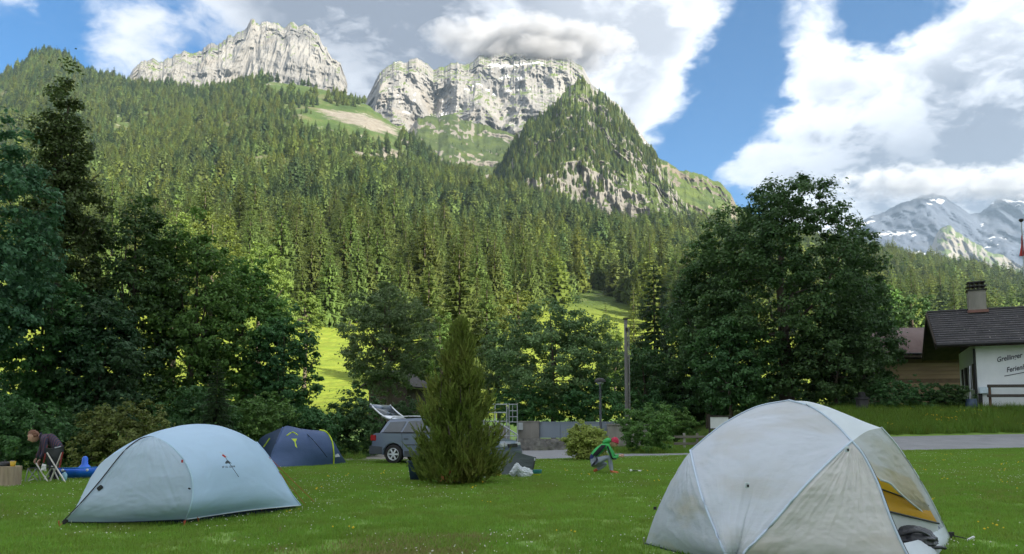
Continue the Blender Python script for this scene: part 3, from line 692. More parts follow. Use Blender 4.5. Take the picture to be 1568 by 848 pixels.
T('shrub', 1030, 39, 622, 90, 668, 5000, .16, 'mid', 'green shrub behind the wooden fence by the road', 38, cat='shrub', trunk=False, hollow=.3, clumps=70, rough=.5)
for i, (hx, ht, hy, hw) in enumerate(((30, 560, 35, 170), (130, 575, 36, 170), (235, 570, 36, 170), (340, 580, 37, 170), (430, 590, 37, 130), (620, 606, 49, 120), (700, 600, 50, 110), (1000, 585, 48, 120), (1070, 570, 50, 120), (1140, 565, 50, 130), (1215, 575, 50, 130), (1290, 575, 50, 120), (1100, 545, 53, 150), (1185, 545, 53, 150), (1255, 545, 53, 150))):
    T('shrub', hx, hy, ht, hw, 668, 6500, .18, 'deep', ['dark undergrowth shrub behind the stooping man, under the far left tree', 'dark undergrowth shrub under the tall narrow tree', 'dark undergrowth shrub behind the left end of the pale blue tent', 'dark undergrowth shrub behind the top of the pale blue tent', 'dark undergrowth shrub behind the young spruce', 'dark shrub at the foot of the wooden hut', 'dark shrub behind the juniper stem', 'dark undergrowth left of the utility pole', 'dark undergrowth at the left foot of the maple group', 'dark undergrowth under the left half of the huge maple', 'dark undergrowth round the stem of the huge maple', 'dark undergrowth under the right half of the huge maple', 'tall dark undergrowth behind the left foot of the maple group', 'tall dark undergrowth behind the stem of the huge maple', 'tall dark undergrowth behind the right foot of the huge maple'][i], 60 + i, cat='shrub', trunk=False, clumps=70, hollow=.2)
# --- the great maple group
T('maple_tree', 1205, 44, 256, 325, 625, 46000, .25, 'deep', 'huge dark green maple towering behind the pale dome tent', 40, 'dome', clumps=240, cr=.13, hollow=.5, rough=.3, tr=.35)
T('maple_tree', 1085, 47, 345, 130, 640, 14000, .25, 'deep', 'dark leafy tree leaning on the left side of the huge maple', 41, 'egg', clumps=110)
T('maple_tree', 1322, 47, 395, 118, 630, 13000, .25, 'deep', 'dark leafy tree on the right side of the huge maple', 42, 'egg', clumps=110)
T('maple_tree', 1120, 42, 480, 150, 650, 11000, .23, 'deep', 'low leafy tree under the left side of the huge maple', 43, 'round', clumps=100)
T('maple_tree', 1280, 41.5, 470, 150, 632, 11000, .23, 'deep', 'low leafy tree under the right side of the huge maple', 44, 'round', clumps=100)
T('birch_tree', 1405, 78, 442, 85, 560, 5500, .30, 'deep', 'dark tree behind the brown roofed barn', 45, clumps=70)
T('birch_tree', 1362, 82, 425, 70, 560, 5000, .32, 'mid', 'green tree behind the huge maple, left of the brown roofed barn', 46, clumps=70)
for i, (hx, ht) in enumerate(((1362, 566), (1400, 574), (1436, 578), (1466, 584))):
    T('hedge_shrub', hx, 39.6, ht, 62, 632, 5000, .13, 'deep', ['tall dark hedge shrub at the foot of the huge maple, left end of the hedge', 'dark hedge shrub below the brown barn roof', 'dark hedge shrub below the wooden barn wall', 'low dark hedge shrub at the corner of the white house'][i], 50 + i, cat='shrub', trunk=False, hollow=.2, clumps=50, group='hedge beside the white house')
# --- named conifers
def con(px, Y, top, wpx, label, var, m=None, rz=0.0):
    b = gp(px, Y); h = P(px, top, Y).z - b.z; w = [.155, .185, .13, .165, .205][var]
    conifer('spruce_tree', (b.x, b.y, b.z - .1), h, label, 'single spruces between camp and forest', var, rz, m, (wpx * Y / F) / (2.2 * w * h))
con(702, 104, 372, 140, 'sunlit dark spruce rising behind the upright juniper', 1, None, 1)
con(655, 112, 400, 110, 'spruce beside the sunlit dark spruce, behind the willow', 0, None, 2)
con(1004, 56, 398, 125, 'tall dark spruce left of the huge maple', 1, M_FIR, 2)
con(1045, 52, 420, 130, 'dark spruce against the left side of the huge maple', 4, M_FIR, 3)
con(972, 110, 432, 46, 'slim sunlit spruce beside the little meadow', 0, None, 4)
con(929, 150, 462, 40, 'small spruce standing on the little sunlit meadow', 3, None, 5)
con(945, 140, 476, 34, 'smallest spruce at the foot of the little meadow', 4, None, 1)
con(332, 24, 543, 74, 'young dark spruce between the pale blue tent and the dark blue tent', 3, M_FIR, 2)
con(745, 118, 420, 90, 'spruce behind the slim grey green tree', 2, None, 2.5)

# --- the upright juniper in the middle of the lawn
M_JUN = pmat('juniper_sprays', [(.3, (.10, .165, .030)), (.55, (.16, .215, .045)), (.82, (.21, .17, .055))], .9, 3, .7, 0, trans=.25, spec=.15, rand=.8)
def juniper():
    r = np.random.default_rng(77); b = gp(703, 16.4); H = P(703, 478, 16.4).z
    o = thing('juniper', b, 'upright feathery olive brown juniper in the middle of the lawn', 'tree')
    # feathery branches that start near the stem, lean out and turn up, each set with sprays
    nb = 190; tb = r.random(nb) ** 1.25; tb[:46] *= .10; ab = np.arange(nb) * 2.399 + r.normal(size=nb) * .3; hb = H * .86 * tb + .02
    envb = np.interp(tb, [0, .08, .25, .45, .65, .85, 1], [.80, .88, .80, .58, .36, .19, .05]) * r.uniform(.62, 1.22, nb); riseb = (.30 + .55 * r.random(nb)) * (.55 + .45 * (1 - tb)) * np.minimum(1, envb + .25) * H * .30; riseb[:46] *= r.uniform(.02, .5, 46)
    per = 34; n = nb * per; i = np.repeat(np.arange(nb), per); u = r.random(n) ** .75; a = ab[i] + r.normal(size=n) * .10 * (1 - u * .3)
    rad = envb[i] * u ** .8; t = np.clip((hb[i] + riseb[i] * u ** 1.7) / H, 0, .985)
    base = np.stack([rad * np.cos(a), rad * np.sin(a), t * H], 1) + r.normal(size=(n, 3)) * .045
    base[:, 2] = np.clip(base[:, 2], .02, H * .97)
    out = np.stack([np.cos(a), np.sin(a), 0 * a], 1)
    d = out * (.55 * (1 - t) * u + .10)[:, None] + np.array([0, 0, 1.0]) + r.normal(size=(n, 3)) * .28; d /= np.linalg.norm(d, axis=1)[:, None]
    L = r.uniform(.16, .46, n) * (1 - .25 * t)
    K = 9; V = []; 
    for k in range(K):
        u = (k + r.random(n)) / K
        c = base + d * (L * u)[:, None]
        s = np.cross(d, r.normal(size=(n, 3))); s /= np.linalg.norm(s, axis=1)[:, None]
        w = (.020 * (1.2 - u))[:, None]; tip = c + d * .085 + s * .035 * (1.1 - u)[:, None] * (1 if k % 2 else -1)
        V.append(np.stack([c - s * w, c + s * w, tip + s * w * .4, tip - s * w * .4], 1))
    v = np.concatenate(V).reshape(-1, 3)
    link('crown', np_mesh('crown', v, np.arange(len(v)).reshape(-1, 4)), o, M_JUN)
    vs, fs = [], []; q = random.Random(3)
    for j in range(9):
        aa = j * .7; p0 = Vector((.06 * math.cos(aa), .06 * math.sin(aa), -.1)); k2 = q.uniform(.15, .45)
        tt = tube([p0, Vector((k2 * math.cos(aa), k2 * math.sin(aa), H * .35)), Vector((k2 * .8 * math.cos(aa), k2 * .8 * math.sin(aa), H * q.uniform(.55, .8)))], [.035, .022, .006], 5); bb = len(vs)
        vs += tt[0]; fs += [tuple(x + bb for x in f) for f in tt[1]]
    link('trunk', np_mesh('trunk', vs, fs, True), o, M_BARK)
    # withered orange spray low on it
    n = 40; c = np.array([-.16, -.74, .20]) + r.normal(size=(n, 3)) * [.06, .04, .07]
    link('withered_spray', leaves_mesh(c, r.normal(size=(n, 3)) + [0, -1, .3], .085, r), o, pmat('withered_leaves', (.30, .12, .045), 4, 2, .8, trans=.2, rand=.6))['label'] = 'withered orange leaves low on the juniper'
juniper()
# ------------------------------------------------------------------ lawn, road, bank
M_GRASS = pmat('lawn_blades', [(.3, (.155, .285, .034)), (.7, (.21, .345, .050))], .12, 4, .5, 0, trans=.55, spec=.25, rand=.7, coords='World', extra=lambda t, v, c: t.mix(t.math('MULTIPLY', t.rng(t.noise(v, .9, 4, .6), .48, .70), .6), c, (.20, .24, .05)))
M_LONG = pmat('bank_blades', [(.3, (.13, .225, .032)), (.7, (.185, .29, .050))], .5, 3, .5, 0, trans=.35, spec=.2, rand=1.0)
M_CLOVER = pmat('clover_white', (.72, .72, .62), 20, 2, .8, trans=.2)
M_YELLOW = pmat('buttercup_yellow', (.75, .55, .03), 20, 2, .7, trans=.2)
M_DRY = pmat('dry_blades', [(.3, (.20, .20, .06)), (.7, (.28, .26, .10))], 2, 3, .6, 0, trans=.3, rand=.5)
def tuft(seed, n, rad, h, w, lean=.6):
    r = random.Random(seed); v = []; f = []
    for i in range(n):
        a = r.random() * 6.28; q = rad * math.sqrt(r.random()); p = Vector((q * math.cos(a), q * math.sin(a), -.005))
        t = r.random() * 6.28; d = Vector((math.cos(t), math.sin(t), 0)); s = Vector((-d.y, d.x, 0)) * w * (.6 + .8 * r.random())
        hh = h * (.45 + .8 * r.random()); le = lean * hh * r.random()
        m = p + Vector((0, 0, hh * .6)) + d * le * .35; e = p + Vector((0, 0, hh)) + d * le
        b = len(v); v += [p - s, p + s, m + s * .75, m - s * .75, e]; f += [(b, b + 1, b + 2, b + 3), (b + 3, b + 2, b + 4, b + 4)]
    return v, f
def coll_of(name, meshes, m):
    c = bpy.data.collections.new(name)
    for i, (v, f) in enumerate(meshes):
        me = bpy.data.meshes.new(name); me.from_pydata([tuple(x) for x in v], [], [tuple(dict.fromkeys(x)) for x in f]); me.materials.append(m)
        c.objects.link(bpy.data.objects.new(name, me))
    return c
C_LAWN = coll_of('lawn_tufts', [tuft(i, 70, .17, .052, .0035, 1.0) for i in range(5)], M_GRASS)
C_LONG = coll_of('bank_tufts', [tuft(40 + i, 46, .20, .18 + .09 * (i % 3), .006, .9) for i in range(4)], M_LONG)
C_DRY = coll_of('dry_tufts', [tuft(60 + i, 30, .15, .05, .004, .9) for i in range(3)], M_DRY)
def flower(seed, n, r0, h, s):
    r = random.Random(seed); v = []; f = []
    for i in range(n):
        p = Vector((r.uniform(-r0, r0), r.uniform(-r0, r0), h * r.uniform(.6, 1.2)))
        b = len(v); q = s * r.uniform(.7, 1.2)
        v += [p + Vector(o) * q for o in ((1, 0, 0), (0, 1, 0), (-1, 0, 0), (0, -1, 0), (0, 0, .8), (0, 0, -.8))]
        f += [(b, b + 1, b + 4), (b + 1, b + 2, b + 4), (b + 2, b + 3, b + 4), (b + 3, b, b + 4), (b + 1, b, b + 5), (b + 2, b + 1, b + 5), (b + 3, b + 2, b + 5), (b, b + 3, b + 5)]
    return v, f
C_CLO = coll_of('clover_heads', [flower(i, 5, .24, .05, .0085) for i in range(4)], M_CLOVER)
C_YEL = coll_of('yellow_heads', [flower(9 + i, 3, .18, .07, .016) for i in range(3)], M_YELLOW)
C_YELB = coll_of('bank_flowers', [flower(19 + i, 5, .25, .26, .026) for i in range(3)], M_YELLOW)
# lawn edge: where the road begins (px of the photograph -> distance)
EDGE = np.array([(-900, 27.5), (540, 27.5), (700, 27.2), (800, 27.4), (860, 27.6), (1060, 28.6), (1320, 29.4), (1568, 30.0), (2200, 30.6)])
def edge_y(x, y): return np.interp(W / 2 + F * x / np.maximum(y, 1), EDGE[:, 0], EDGE[:, 1])
def spread(n, x0, x1, y0, y1, seed, keep=None):
    r = np.random.default_rng(seed); y = np.sqrt(r.uniform(y0 * y0, y1 * y1, n)); th = r.uniform(x0, x1, n); x = th * y
    k = np.ones(n, bool)
    if keep is not None: k &= keep(x, y, r)
    x, y = x[k], y[k]; return x, y, r
def sc(name, n, y0, y1, coll, seed, keep, smin=.8, smax=1.25, th=(-.98, .98)):
    x, y, r = spread(n, *th, y0, y1, seed, keep); pts = np.stack([x, y, ground_z(x, y)], 1)
    s = r.uniform(smin, smax, len(x)); return scatter(name, pts, r.random(len(x)) * 6.28, s, coll, seed=seed)
on_lawn = lambda x, y, r: y < edge_y(x, y)
def patch(f, lo, hi, seed): return lambda x, y, r: (y < edge_y(x, y)) & (fbm(np.stack([x / f, y / f * .6, 0 * x + seed], 1), 3) > r.uniform(lo, hi, len(x)))
sc('lawn_grass', 38000, 5.2, 30, C_LAWN, 1, on_lawn)
sc('dry_grass', 6000, 5.2, 28, C_DRY, 2, patch(2.6, -.05, .6, 3))
sc('dry_grass', 1800, 6.4, 8.8, C_DRY, 8, lambda x, y, r: (np.abs(x + 1.2 - (y - 7) * .2) < .9 * r.random(len(x))), th=(-.4, .1))
sc('clover_flowers', 3700, 5.2, 29, C_CLO, 3, patch(3.5, -.5, .6, 5))
sc('buttercups', 110, 6, 26, C_YEL, 4, on_lawn)
bank = lambda x, y, r: (W / 2 + F * x / y > 1255) & (y > 35.9)
sc('bank_grass', 13000, 35.7, 41.5, C_LONG, 5, bank, .6, 1.5, (.38, .95))
sc('bank_flowers', 120, 35.9, 39.0, C_YELB, 6, lambda x, y, r: bank(x, y, r) & (fbm(np.stack([x / 1.5, y / 1.5, 0 * x], 1), 2) > r.uniform(-.1, .5, len(x))), th=(.40, .78))
sc('rough_grass', 5200, 27.4, 44, C_LONG, 7, lambda x, y, r: ((W / 2 + F * x / y < 560)) & (y > 25), .5, .9, (-.78, -.18))
sc('rough_grass', 5200, 34, 44, C_LONG, 12, lambda x, y, r: (W / 2 + F * x / y > 935) & (W / 2 + F * x / y < 1270) & (y > 34.2), .4, .8, (.11, .43))
sc('rough_grass', 1500, 30.5, 36, C_LONG, 9, lambda x, y, r: (W / 2 + F * x / y > 940) & (W / 2 + F * x / y < 1330) & (y > 30.2 + .0 * x) & (y < 34.5), .4, .7, (.13, .47))

# road: asphalt sheet that follows the ground, with a gritty edge
M_ASPH = pmat('asphalt', [(.3, (.185, .19, .20)), (.7, (.25, .255, .265))], 1.2, 6, .85, .01, 60)
M_GRAVEL = pmat('gravel', [(.3, (.17, .16, .14)), (.7, (.26, .25, .22))], 14, 5, .9, .01, 60)
def road():
    def strip(name, pts, m, dz):
        v = []; f = []; K = 7
        for i, (p, y0, y1) in enumerate(pts):
            for k in range(K):
                y = y0 + (y1 - y0) * k / (K - 1); x = (p - W / 2) / F * (y0 + y1) / 2; v.append((x, y, gz(x, y) + dz))
        for i in range(len(pts) - 1):
            for k in range(K - 1): a = i * K + k; f.append((a, a + K, a + K + 1, a + 1))
        o = link(name, np_mesh(name, v, f, True), m=m); o['kind'] = 'structure'
    far = [(800, 27.4, 37), (830, 27.5, 36), (860, 27.6, 36.2), (900, 27.8, 36.5), (940, 28.0, 34.5), (960, 28.1, 31), (1000, 28.3, 30.2), (1060, 28.6, 30.4), (1120, 28.8, 31), (1200, 29.0, 32.5)]
    far = far + [(1260, 29.2, 34), (1320, 29.4, 35.2), (1400, 29.6, 35.4), (1480, 29.8, 35.5), (1568, 30, 35.6), (1750, 30.2, 35.6), (2100, 30.6, 35.6)]
    dense = []
    for a, b in zip(far[:-1], far[1:]):
        for k in range(6): t = k / 6; dense.append(tuple(a[q] + (b[q] - a[q]) * t for q in range(3)))
    strip('road', dense, M_ASPH, .03)
    left = [(500, 27.0, 31), (600, 26.6, 32), (700, 26.8, 34), (760, 27.0, 36), (801, 27.4, 37)]
    dense = []
    for a, b in zip(left[:-1], left[1:]):
        for k in range(6): t = k / 6; dense.append(tuple(a[q] + (b[q] - a[q]) * t for q in range(3)))
    strip('driveway', dense, M_GRAVEL, .025)
road()
# ------------------------------------------------------------------ tents
def crv(pts, n=24):
    """smooth curve through points, n samples by length"""
    p = [Vector(q) for q in pts]
    if len(p) == 2: return [p[0].lerp(p[1], i / (n - 1)) for i in range(n)]
    q = [p[0] * 2 - p[1]] + p + [p[-1] * 2 - p[-2]]; out = []
    for i in range(1, len(q) - 2):
        for k in range(16):
            t = k / 16; a, b, c, d = q[i - 1:i + 3]
            out.append(.5 * ((2 * b) + (c - a) * t + (2 * a - 5 * b + 4 * c - d) * t * t + (-a + 3 * b - 3 * c + d) * t ** 3))
    out.append(p[-1]); L = [0]
    for a, b in zip(out[:-1], out[1:]): L.append(L[-1] + (b - a).length)
    s = np.linspace(0, L[-1], n); A = np.array([tuple(x) for x in out])
    return [Vector(tuple(np.interp(x, L, A[:, k]) for k in range(3))) for x in s]
def pc(*pts, n=24): return crv([Vector(p) if isinstance(p, Vector) else P(*p) for p in pts], n)
def coons(name, bot, top, left, right, parent, m, bulge=0.0, wrinkle=.004, wf=5.0, nu=36, nv=36, away=None, seed=0, crease=0.0):
    """cloth stretched between four edge curves; bulge>0 swells away from the point `away`"""
    rs = lambda c, n: crv(c, n) if len(c) != n else c
    bot, top, left, right = rs(bot, nu), rs(top, nu), rs(left, nv), rs(right, nv)
    B, T_, L_, R_ = (np.array([tuple(x) for x in c]) for c in (bot, top, left, right))
    u = np.linspace(0, 1, nu)[None, :, None]; v = np.linspace(0, 1, nv)[:, None, None]
    S_ = (1 - v) * B[None] + v * T_[None] + (1 - u) * L_[:, None] + u * R_[:, None] - ((1 - u) * (1 - v) * B[0] + u * (1 - v) * B[-1] + (1 - u) * v * T_[0] + u * v * T_[-1])
    du = np.gradient(S_, axis=1); dv = np.gradient(S_, axis=0); nm = np.cross(du, dv); nm /= np.maximum(np.linalg.norm(nm, axis=2, keepdims=True), 1e-9)
    if away is not None:
        c = S_.reshape(-1, 3).mean(0) - np.array(away); av = nm.reshape(-1, 3).mean(0)
        if (c * av).sum() < 0: nm = -nm
    cr = 0
    if crease:                                               # tension creases that run out from the corners
        for ci, cpt in enumerate((S_[0, 0], S_[0, -1], S_[-1, 0], S_[-1, -1])):
            dd = S_ - cpt; rr = np.linalg.norm(dd, axis=2); e1 = (S_[nv // 2, nu // 2] - cpt); e1 = e1 / max(np.linalg.norm(e1), 1e-6); e2 = np.cross(e1, nm[nv // 2, nu // 2])
            ang = np.arctan2((dd * e2).sum(2), (dd * e1).sum(2))
            k = fbm(np.stack([ang.ravel() * 9 + ci * 5 + seed, rr.ravel() * 1.2, rr.ravel() * 0 + ci], 1), 3, .6, True).reshape(rr.shape); cr = cr + k * np.exp(-rr / .75) * np.minimum(1, rr * 5)
        cr = cr[..., None] * crease
    w = np.sin(np.pi * u) * np.sin(np.pi * v); ed = np.minimum(1, 5 * w)
    q = S_.reshape(-1, 3) * wf + seed * 3.1
    wr = (fbm(q * [1, 1, 2.2], 3, .5, True)).reshape(S_.shape[:2])[..., None]
    S_ = S_ + nm * (bulge * w + (wrinkle * wr + cr) * ed)
    o = link(name, np_mesh(name, S_.reshape(-1, 3), grid_faces(nu, nv), True), parent, m); return o
def cord(name, pts, r, parent, m, n=5, k=16):
    c = crv(pts, k) if k else [Vector(p) for p in pts]; v, f = tube(c, [r] * len(c), n)
    return link(name, np_mesh(name, v, f, True), parent, m)
def boxm(name, c, s, parent, m, rz=0.0, rx=0.0, ry=0.0, bev=.0):
    bm = bmesh.new(); bmesh.ops.create_cube(bm, size=1); bmesh.ops.scale(bm, vec=s, verts=bm.verts)
    if bev: bmesh.ops.bevel(bm, geom=bm.edges, offset=bev, segments=2, affect='EDGES')
    bmesh.ops.rotate(bm, cent=(0, 0, 0), matrix=Matrix.Rotation(rz, 3, 'Z') @ Matrix.Rotation(ry, 3, 'Y') @ Matrix.Rotation(rx, 3, 'X'), verts=bm.verts)
    bmesh.ops.translate(bm, vec=c, verts=bm.verts)
    me = bpy.data.meshes.new(name); bm.to_mesh(me); bm.free(); return link(name, me, parent, m)
def fabric(name, col, trans=.3, tint=None, clear=0.0, bump=.004, scale=3.0, streak=(1, 1, 3)):
    def ex(t, v, c):
        if tint: c = t.mix(t.rng(t.noise(v, .9, 3), .46, .66), c, tint)
        return c
    m = pmat(name, [(.3, tuple(x * .93 for x in col)), (.7, col)], scale, 3, .55, bump, 14, streak, trans, .35, extra=ex)
    if clear:
        t = NT(m.node_tree); out = t.n['Material Output']; sh = out.inputs[0].links[0].from_socket
        mx = t.add('ShaderNodeMixShader'); tp = t.add('ShaderNodeBsdfTransparent'); mx.inputs[0].default_value = clear
        t.l.new(sh, mx.inputs[1]); t.l.new(tp.outputs[0], mx.inputs[2]); t.l.new(mx.outputs[0], out.inputs[0])
    return m
def local(o, loc):
    """shift children meshes built in world coordinates so that the thing's origin is at loc"""
    o.location = loc
    for ch in o.children: ch.data.transform(Matrix.Translation(-Vector(loc)))
    for ch in o.children:
        for g in ch.children: g.data.transform(Matrix.Translation(-Vector(loc)))

M_DK = pmat('black_plastic', (.02, .02, .022), 8, 2, .5)
M_CORD = pmat('orange_cord', (.42, .10, .045), 8, 2, .7)
M_PEG = pmat('peg_metal', (.6, .58, .55), 8, 2, .4, metal=.8)
M_NAVYB = pmat('navy_skirt', (.022, .032, .055), 5, 3, .7)

def dome_tent():
    o = thing('dome_tent', (0, 0, 0), 'large pale grey dome tent with its door open on a yellow inner', 'tent')
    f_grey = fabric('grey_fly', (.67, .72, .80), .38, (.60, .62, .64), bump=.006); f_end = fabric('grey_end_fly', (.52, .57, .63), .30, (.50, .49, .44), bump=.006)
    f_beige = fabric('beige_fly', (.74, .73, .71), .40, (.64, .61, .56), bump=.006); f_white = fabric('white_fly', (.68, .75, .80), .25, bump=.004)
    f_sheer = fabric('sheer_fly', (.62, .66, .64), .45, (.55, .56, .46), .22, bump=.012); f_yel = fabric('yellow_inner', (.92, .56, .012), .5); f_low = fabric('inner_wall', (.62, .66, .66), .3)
    M, L, N, V = G(1123, 868), G(988, 833), G(1412, 884), G(1455, 826)
    cen = (M + L + N + V) / 4
    Sx, Tp, K, Q = P(1058, 690, 7.7), P(1208, 613.5, 7.55), P(1304, 676, 6.95), P(1349, 655, 7.4)
    LS = pc(L, (1004, 786, 8.02), (1030, 733, 7.88), Sx); MS = pc(M, (1111, 848, 6.62), (1094, 808, 6.78), (1076, 762, 6.98), (1064, 718, 7.35), Sx)
    ST = pc(Sx, (1085, 667, 7.68), (1115, 645, 7.64), (1160, 623, 7.6), Tp); TK = pc(Tp, (1243, 624, 7.4), (1278, 649, 7.18), K)
    MK = pc(M, (1138, 848, 6.58), (1177, 808, 6.56), (1231, 746, 6.62), (1278, 699, 6.82), K)
    NK = pc(N, (1387, 846, 6.52), (1363, 793, 6.62), (1342, 737, 6.76), (1321, 696, 6.88), K)
    STK = crv(ST[:-1] + TK, 40)
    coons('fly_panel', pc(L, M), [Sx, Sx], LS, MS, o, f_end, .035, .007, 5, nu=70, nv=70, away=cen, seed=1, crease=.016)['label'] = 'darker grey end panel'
    coons('fly_panel', [M, M], STK, MS, MK, o, f_grey, .05, .006, 5, nu=110, nv=110, away=cen, seed=2, crease=.014)
    coons('fly_panel', pc(M, N), [K, K], MK, NK, o, f_beige, -.01, .010, 5, nu=110, nv=110, away=cen, seed=3, crease=.022)['label'] = 'beige creased panel'
    TQ = pc(Tp, (1243, 618, 7.5), (1290, 632, 7.45), (1322, 645, 7.42), Q)
    coons('fly_panel', TK, TQ, [Tp, Tp], pc(K, (1328, 660, 7.2), Q), o, f_white, .03, .003, 4, nu=24, nv=14, away=cen)['label'] = 'bright white roof strip'
    QV = pc(Q, (1371, 680, 7.55), (1398, 719, 7.75), (1421, 758, 8.0), (1441, 797, 8.25), V)
    Dp = P(1348, 735, 6.80)
    open_e = pc(Dp, (1362, 740, 7.0), (1374, 752, 7.2), (1392, 768, 7.45), (1412, 784, 7.75), (1434, 803, 8.1), V)
    KD = pc(K, (1321, 696, 6.89), (1337, 722, 6.82), Dp)
    coons('vestibule_panel', KD, QV, pc(K, (1328, 660, 7.2), Q), open_e, o, f_sheer, .03, .016, 7, nu=40, nv=30, away=cen, seed=5)['label'] = 'sheer crumpled vestibule panel'
    # far side, closing the dome
    far = crv([L, Vector((2.3, 8.95, 0)), Vector((3.5, 9.3, 0)), V], 40)
    coons('fly_panel', far, crv(ST[:-1] + TQ, 40), LS, list(reversed(QV)), o, f_grey, .05, .005, 4, nu=40, away=cen, seed=7)
    # sleeves along the poles, hems
    sl_ = fabric('sleeve', (.50, .60, .72), .1); off = lambda c, d=.006: [p + (p - Vector((cen.x, cen.y, .3))).normalized() * d for p in c]
    for c, w in ((MS, .012), (MK, .012), (NK, .012), (TK, .010), (ST, .007)): cord('pole_sleeve', off(c), w, o, sl_, 6, 30)
    cord('hem', off(pc(L, M)), .016, o, M_NAVYB); cord('hem', off(QV, .004), .010, o, f_white, 5, 30); cord('hem', off(open_e, .004), .009, o, f_white, 5, 30)
    # inner tent seen through the door
    a, b, c, d = P(1318, 700, 7.35), P(1396, 733, 7.8), P(1436, 801, 7.92), P(1352, 781, 7.2)
    e1, e2 = a.lerp(d, .56), b.lerp(c, .60)
    coons('inner_panel', pc(e1, e2), pc(a, b), pc(e1, a), pc(e2, b), o, f_yel, .02, .003, nu=14, nv=14)
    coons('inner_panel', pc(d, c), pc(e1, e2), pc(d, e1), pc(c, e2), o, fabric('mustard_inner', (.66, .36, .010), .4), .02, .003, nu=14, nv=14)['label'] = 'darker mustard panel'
    cord('inner_seam', [e1 + Vector((0, -.02, 0)), e2 + Vector((0, -.02, 0))], .008, o, M_DK, k=2); cord('inner_seam', [d + Vector((0, -.02, 0)), c + Vector((0, -.02, 0))], .010, o, M_DK, k=2)
    g0, g1 = Vector((d.x, d.y, .01)), Vector((c.x, c.y, .01))
    coons('inner_wall', pc(g0, g1), pc(d, c), pc(g0, d), pc(g1, c), o, f_low, .0, .003, nu=14, nv=8)
    fl = [M, N, V, far[26], far[13], L]; link('groundsheet', np_mesh('groundsheet', [(p.x, p.y, .055) for p in [N, V, far[26]]] + [(M.x, M.y, .055)], [(0, 1, 2, 3)]), o, fabric('groundsheet', (.40, .44, .46), 0))
    # fly edge lying low across the doorway
    t0, t1 = P(1372, 834, 6.75), P(1446, 806, 8.2)
    coons('door_sill', pc(N, (1436, 850, 7.35), V), pc(t0, (1412, 824, 7.4), t1), pc(N, t0), pc(V, t1), o, f_white, .02, .010, 6, nu=26, nv=10, seed=9)
    # toggles and vents
    for px, py, Y in ((1144, 743, 6.72), (1297, 688, 6.80)):
        p = P(px, py, Y - .02); boxm('guy_tab', p, (.035, .012, .045), o, f_white, .1, .2); boxm('toggle', p + Vector((.004, -.012, -.004)), (.014, .01, .022), o, M_DK)
    # pegs and the guy line at the right corner
    z = Vector((0, 0, 0)); e = G(1486, 829)
    cord('guy_line', [V + Vector((0, 0, .05)), (V + e) / 2 + Vector((0, 0, .035)), e + Vector((0, 0, .02))], .007, o, M_DK)
    boxm('peg', e + Vector((0, 0, .03)), (.10, .022, .018), o, pmat('white_peg', (.7, .7, .72), 8, 2, .4), .1, 0, -.4)
    boxm('buckle', V + Vector((.0, -.03, .05)), (.05, .03, .07), o, M_DK, .3)
    boxm('peg', L + Vector((-.02, -.02, .03)), (.015, .015, .09), o, M_PEG, .1, .3); boxm('toggle', P(1006, 778, 7.98) + Vector((-.02, 0, 0)), (.03, .02, .03), o, M_DK)
    cord('zip', [p + Vector((0.012, -.012, 0)) for p in NK], .004, o, M_DK, 4, 30)
    local(o, (cen.x, cen.y, 0)); return o
dome_tent()

def text_mesh(name, s, size, mtx, parent, m, ext=.001):
    c = bpy.data.curves.new(name, 'FONT'); c.body = s; c.size = size; c.align_x = 'CENTER'; c.extrude = ext; c.resolution_u = 3; c.offset = size * .018
    o = bpy.data.objects.new(name, c); COL.objects.link(o); dg = bpy.context.evaluated_depsgraph_get()
    me = bpy.data.meshes.new_from_object(o.evaluated_get(dg)); bpy.data.objects.remove(o); me.transform(mtx); return link(name, me, parent, m)

